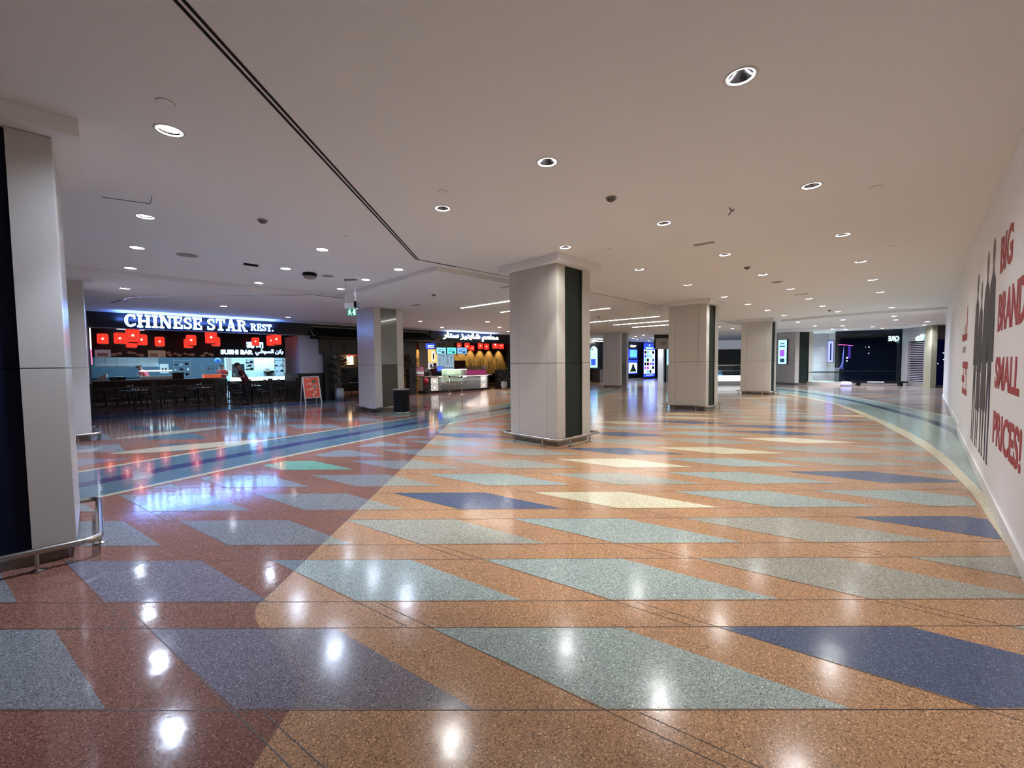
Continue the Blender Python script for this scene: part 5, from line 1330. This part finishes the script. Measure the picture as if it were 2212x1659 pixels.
MB().bar((GW*.04,-.02,2.62),(GW*.15,-.02,2.60),.02).bar((GW*.15,-.02,2.60),(GW*.28,-.02,2.53),.02).build('pink_neon_line', mat('pink_line',(1,.2,.6),.5,emit=1.8,ecol=(1,.15,.55)), gs)
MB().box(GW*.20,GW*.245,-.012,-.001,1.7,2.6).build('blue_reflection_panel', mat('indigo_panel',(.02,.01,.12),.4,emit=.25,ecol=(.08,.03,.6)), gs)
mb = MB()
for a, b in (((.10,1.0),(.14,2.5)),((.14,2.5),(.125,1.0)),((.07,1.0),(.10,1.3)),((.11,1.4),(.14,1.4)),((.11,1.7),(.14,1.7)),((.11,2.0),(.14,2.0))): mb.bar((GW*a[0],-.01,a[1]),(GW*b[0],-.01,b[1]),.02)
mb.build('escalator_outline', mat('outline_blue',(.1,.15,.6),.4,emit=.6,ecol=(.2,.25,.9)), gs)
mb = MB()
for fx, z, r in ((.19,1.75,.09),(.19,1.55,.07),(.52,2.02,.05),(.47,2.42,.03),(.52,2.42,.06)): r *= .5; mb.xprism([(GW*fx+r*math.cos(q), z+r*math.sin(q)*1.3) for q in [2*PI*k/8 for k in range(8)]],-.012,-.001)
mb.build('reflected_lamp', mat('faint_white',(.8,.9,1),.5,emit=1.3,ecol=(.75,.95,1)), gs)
ds = thing('crystal_display', 'small lilac glowing rounded display on the floor before the black glass shop', 'display', PX(1829, 25.6))
MB().lathe([(.1,.051),(.24,.08),(.29,.17),(.22,.27),(0,.30)],20).build('dome', mat('lilac_glow',(.5,.5,.9),.3,emit=.9,ecol=(.4,.4,1)), ds, smooth=True); MB().lathe([(.30,.002),(.30,.05),(.1,.05)],20).build('base', M_GREYP, ds)
mn = thing('low_base', 'dark low base with bright gap before the black glass shop', 'bench', PX(1888, 25.6), math.atan2(gb.y-ga.y, gb.x-ga.x))  # low dark base with a light, built in bench form
MB().box(-1.0,1.6,0,.5,.20,.29).build('seat', M_BLACK, mn); MB().box(-.8,-.6,.1,.4,.003,.2).box(1.2,1.4,.1,.4,.003,.2).build('support', M_BLACK, mn)
MB().box(-.3,.5,-.012,-.001,.22,.26).build('light_gap', mat('base_led',(.8,.9,1),.5,emit=.4,ecol=(.7,.9,1)), mn)
# louvred door in a pale wall
la, lb = PX(1947, 25.9), PX(2013, 23.2)
LW = (lb-la).length; lrz = math.atan2(lb.y-la.y, lb.x-la.x)
def lx(x):    # distance along the wall for an image column
    k = (x-1106)/FPX; d = (lb-la); return (k*la.y - la.x)/(d.x - k*d.y)*LW
lw = MB(); d0, d1 = lx(1959), lx(1995)
DZ0, DZ1 = .12, 2.68
lw.box(0,d0,0,.15,0,LOWZ-.002).box(d1,lx(1998),0,.15,0,LOWZ-.002).box(d0,d1,0,.15,DZ1,LOWZ-.002)
o = struct(lw.build('wall_far', mat('far_wall_white',(.42,.41,.42),.6), None, la, lrz))
o = struct(MB().box(lx(1998),LW,-.05,.2,0,LOWZ-.002).build('wall_far', mat('olive_cladding',(.36,.34,.25),.5), None, la, lrz))
dz = thing('louvred_door', 'tall white louvred door with dark gaps beside the hoarding', 'door', la, lrz)
MB().box(d0,d0+.12,.03,.10,0.002,DZ1).box(d1-.05,d1,.03,.10,.002,DZ1).box(d0,d1,.03,.10,.002,.22).build('frame', mat('door_taupe',(.26,.25,.23),.6), dz)
MB().box(d0+.1,d1-.04,.11,.12,.2,DZ1).build('dark_backing', M_BLACKM, dz)
mb = MB(); n = 23
for k in range(n):
    z = .24 + k*(DZ1-.26)/n; mb.box(d0+.12,d1-.05,.05,.09,z,z+(DZ1-.26)/n*.40)
mb.build('louvre_slats', mat('louvre_white',(.42,.38,.46),.5), dz)
sg = thing('illuminated_sign', 'small rounded cyan sign projecting above the louvred door', 'sign', la, lrz)
MB().tube([(lx(1980),-.06,2.72),(lx(1980),-.06,2.84),(lx(1984),-.06,2.9),(lx(1989),-.06,2.9),(lx(1992),-.06,3.0),(lx(1995),-.06,2.94),(lx(1992),-.06,2.86)], .06, 8).tube([(lx(1982),-.06,2.72),(lx(1993),-.06,2.72)],.04,8).build('tube_letter', mat('cyan_tube',(.5,.9,1),.5,emit=2.2,ecol=(.5,.9,1)), sg, smooth=True)
# dark blue shop to the right of the door
na, nb = PX(2012, 23.6), PX(2046, 23.6)
nv = thing('glass_shopfront', 'narrow dark blue glazed shop front between louvred door and hoarding', 'shop front', na, 0); NW = nb.x-na.x
MB().box(0,NW,0,.06,.1,2.72).build('glass', mat('navy_glass',(.004,.005,.03),.08,emit=.02,ecol=(.02,.03,.4)), nv); MB().box(0,NW,-.02,.1,2.72,LOWZ-.002).build('head_panel', mat('olive_grey',(.16,.17,.14),.6), nv)
MB().box(0,NW,-.03,.1,.003,.1).build('sill', M_GREYP, nv); MB().box(NW*.12,NW*.2,-.02,-.001,.1,2.72).build('mullion', M_NAVY, nv)
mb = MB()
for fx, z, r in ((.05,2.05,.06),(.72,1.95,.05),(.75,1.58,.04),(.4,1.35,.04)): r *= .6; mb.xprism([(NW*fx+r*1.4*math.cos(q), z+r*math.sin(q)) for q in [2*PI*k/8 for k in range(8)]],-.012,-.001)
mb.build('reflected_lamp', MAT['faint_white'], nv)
# enclosing walls out of sight so that no void shows from other viewpoints
vwall('wall_far', (25.5, 23.6), (40, 36), 0, LOWZ-.002, M_WALLP)
vwall('wall_far', (25, 37), (40, 36), 0, LOWZ-.002, M_BLACK)
vwall('wall_rear', (-30, -9), (12, -9), 0, HI-.002, M_WALLP)
vwall('wall_far', (-30, -9), (-34, 12), 0, HI-.002, M_WALLP)
print('objects', len(bpy.data.objects))
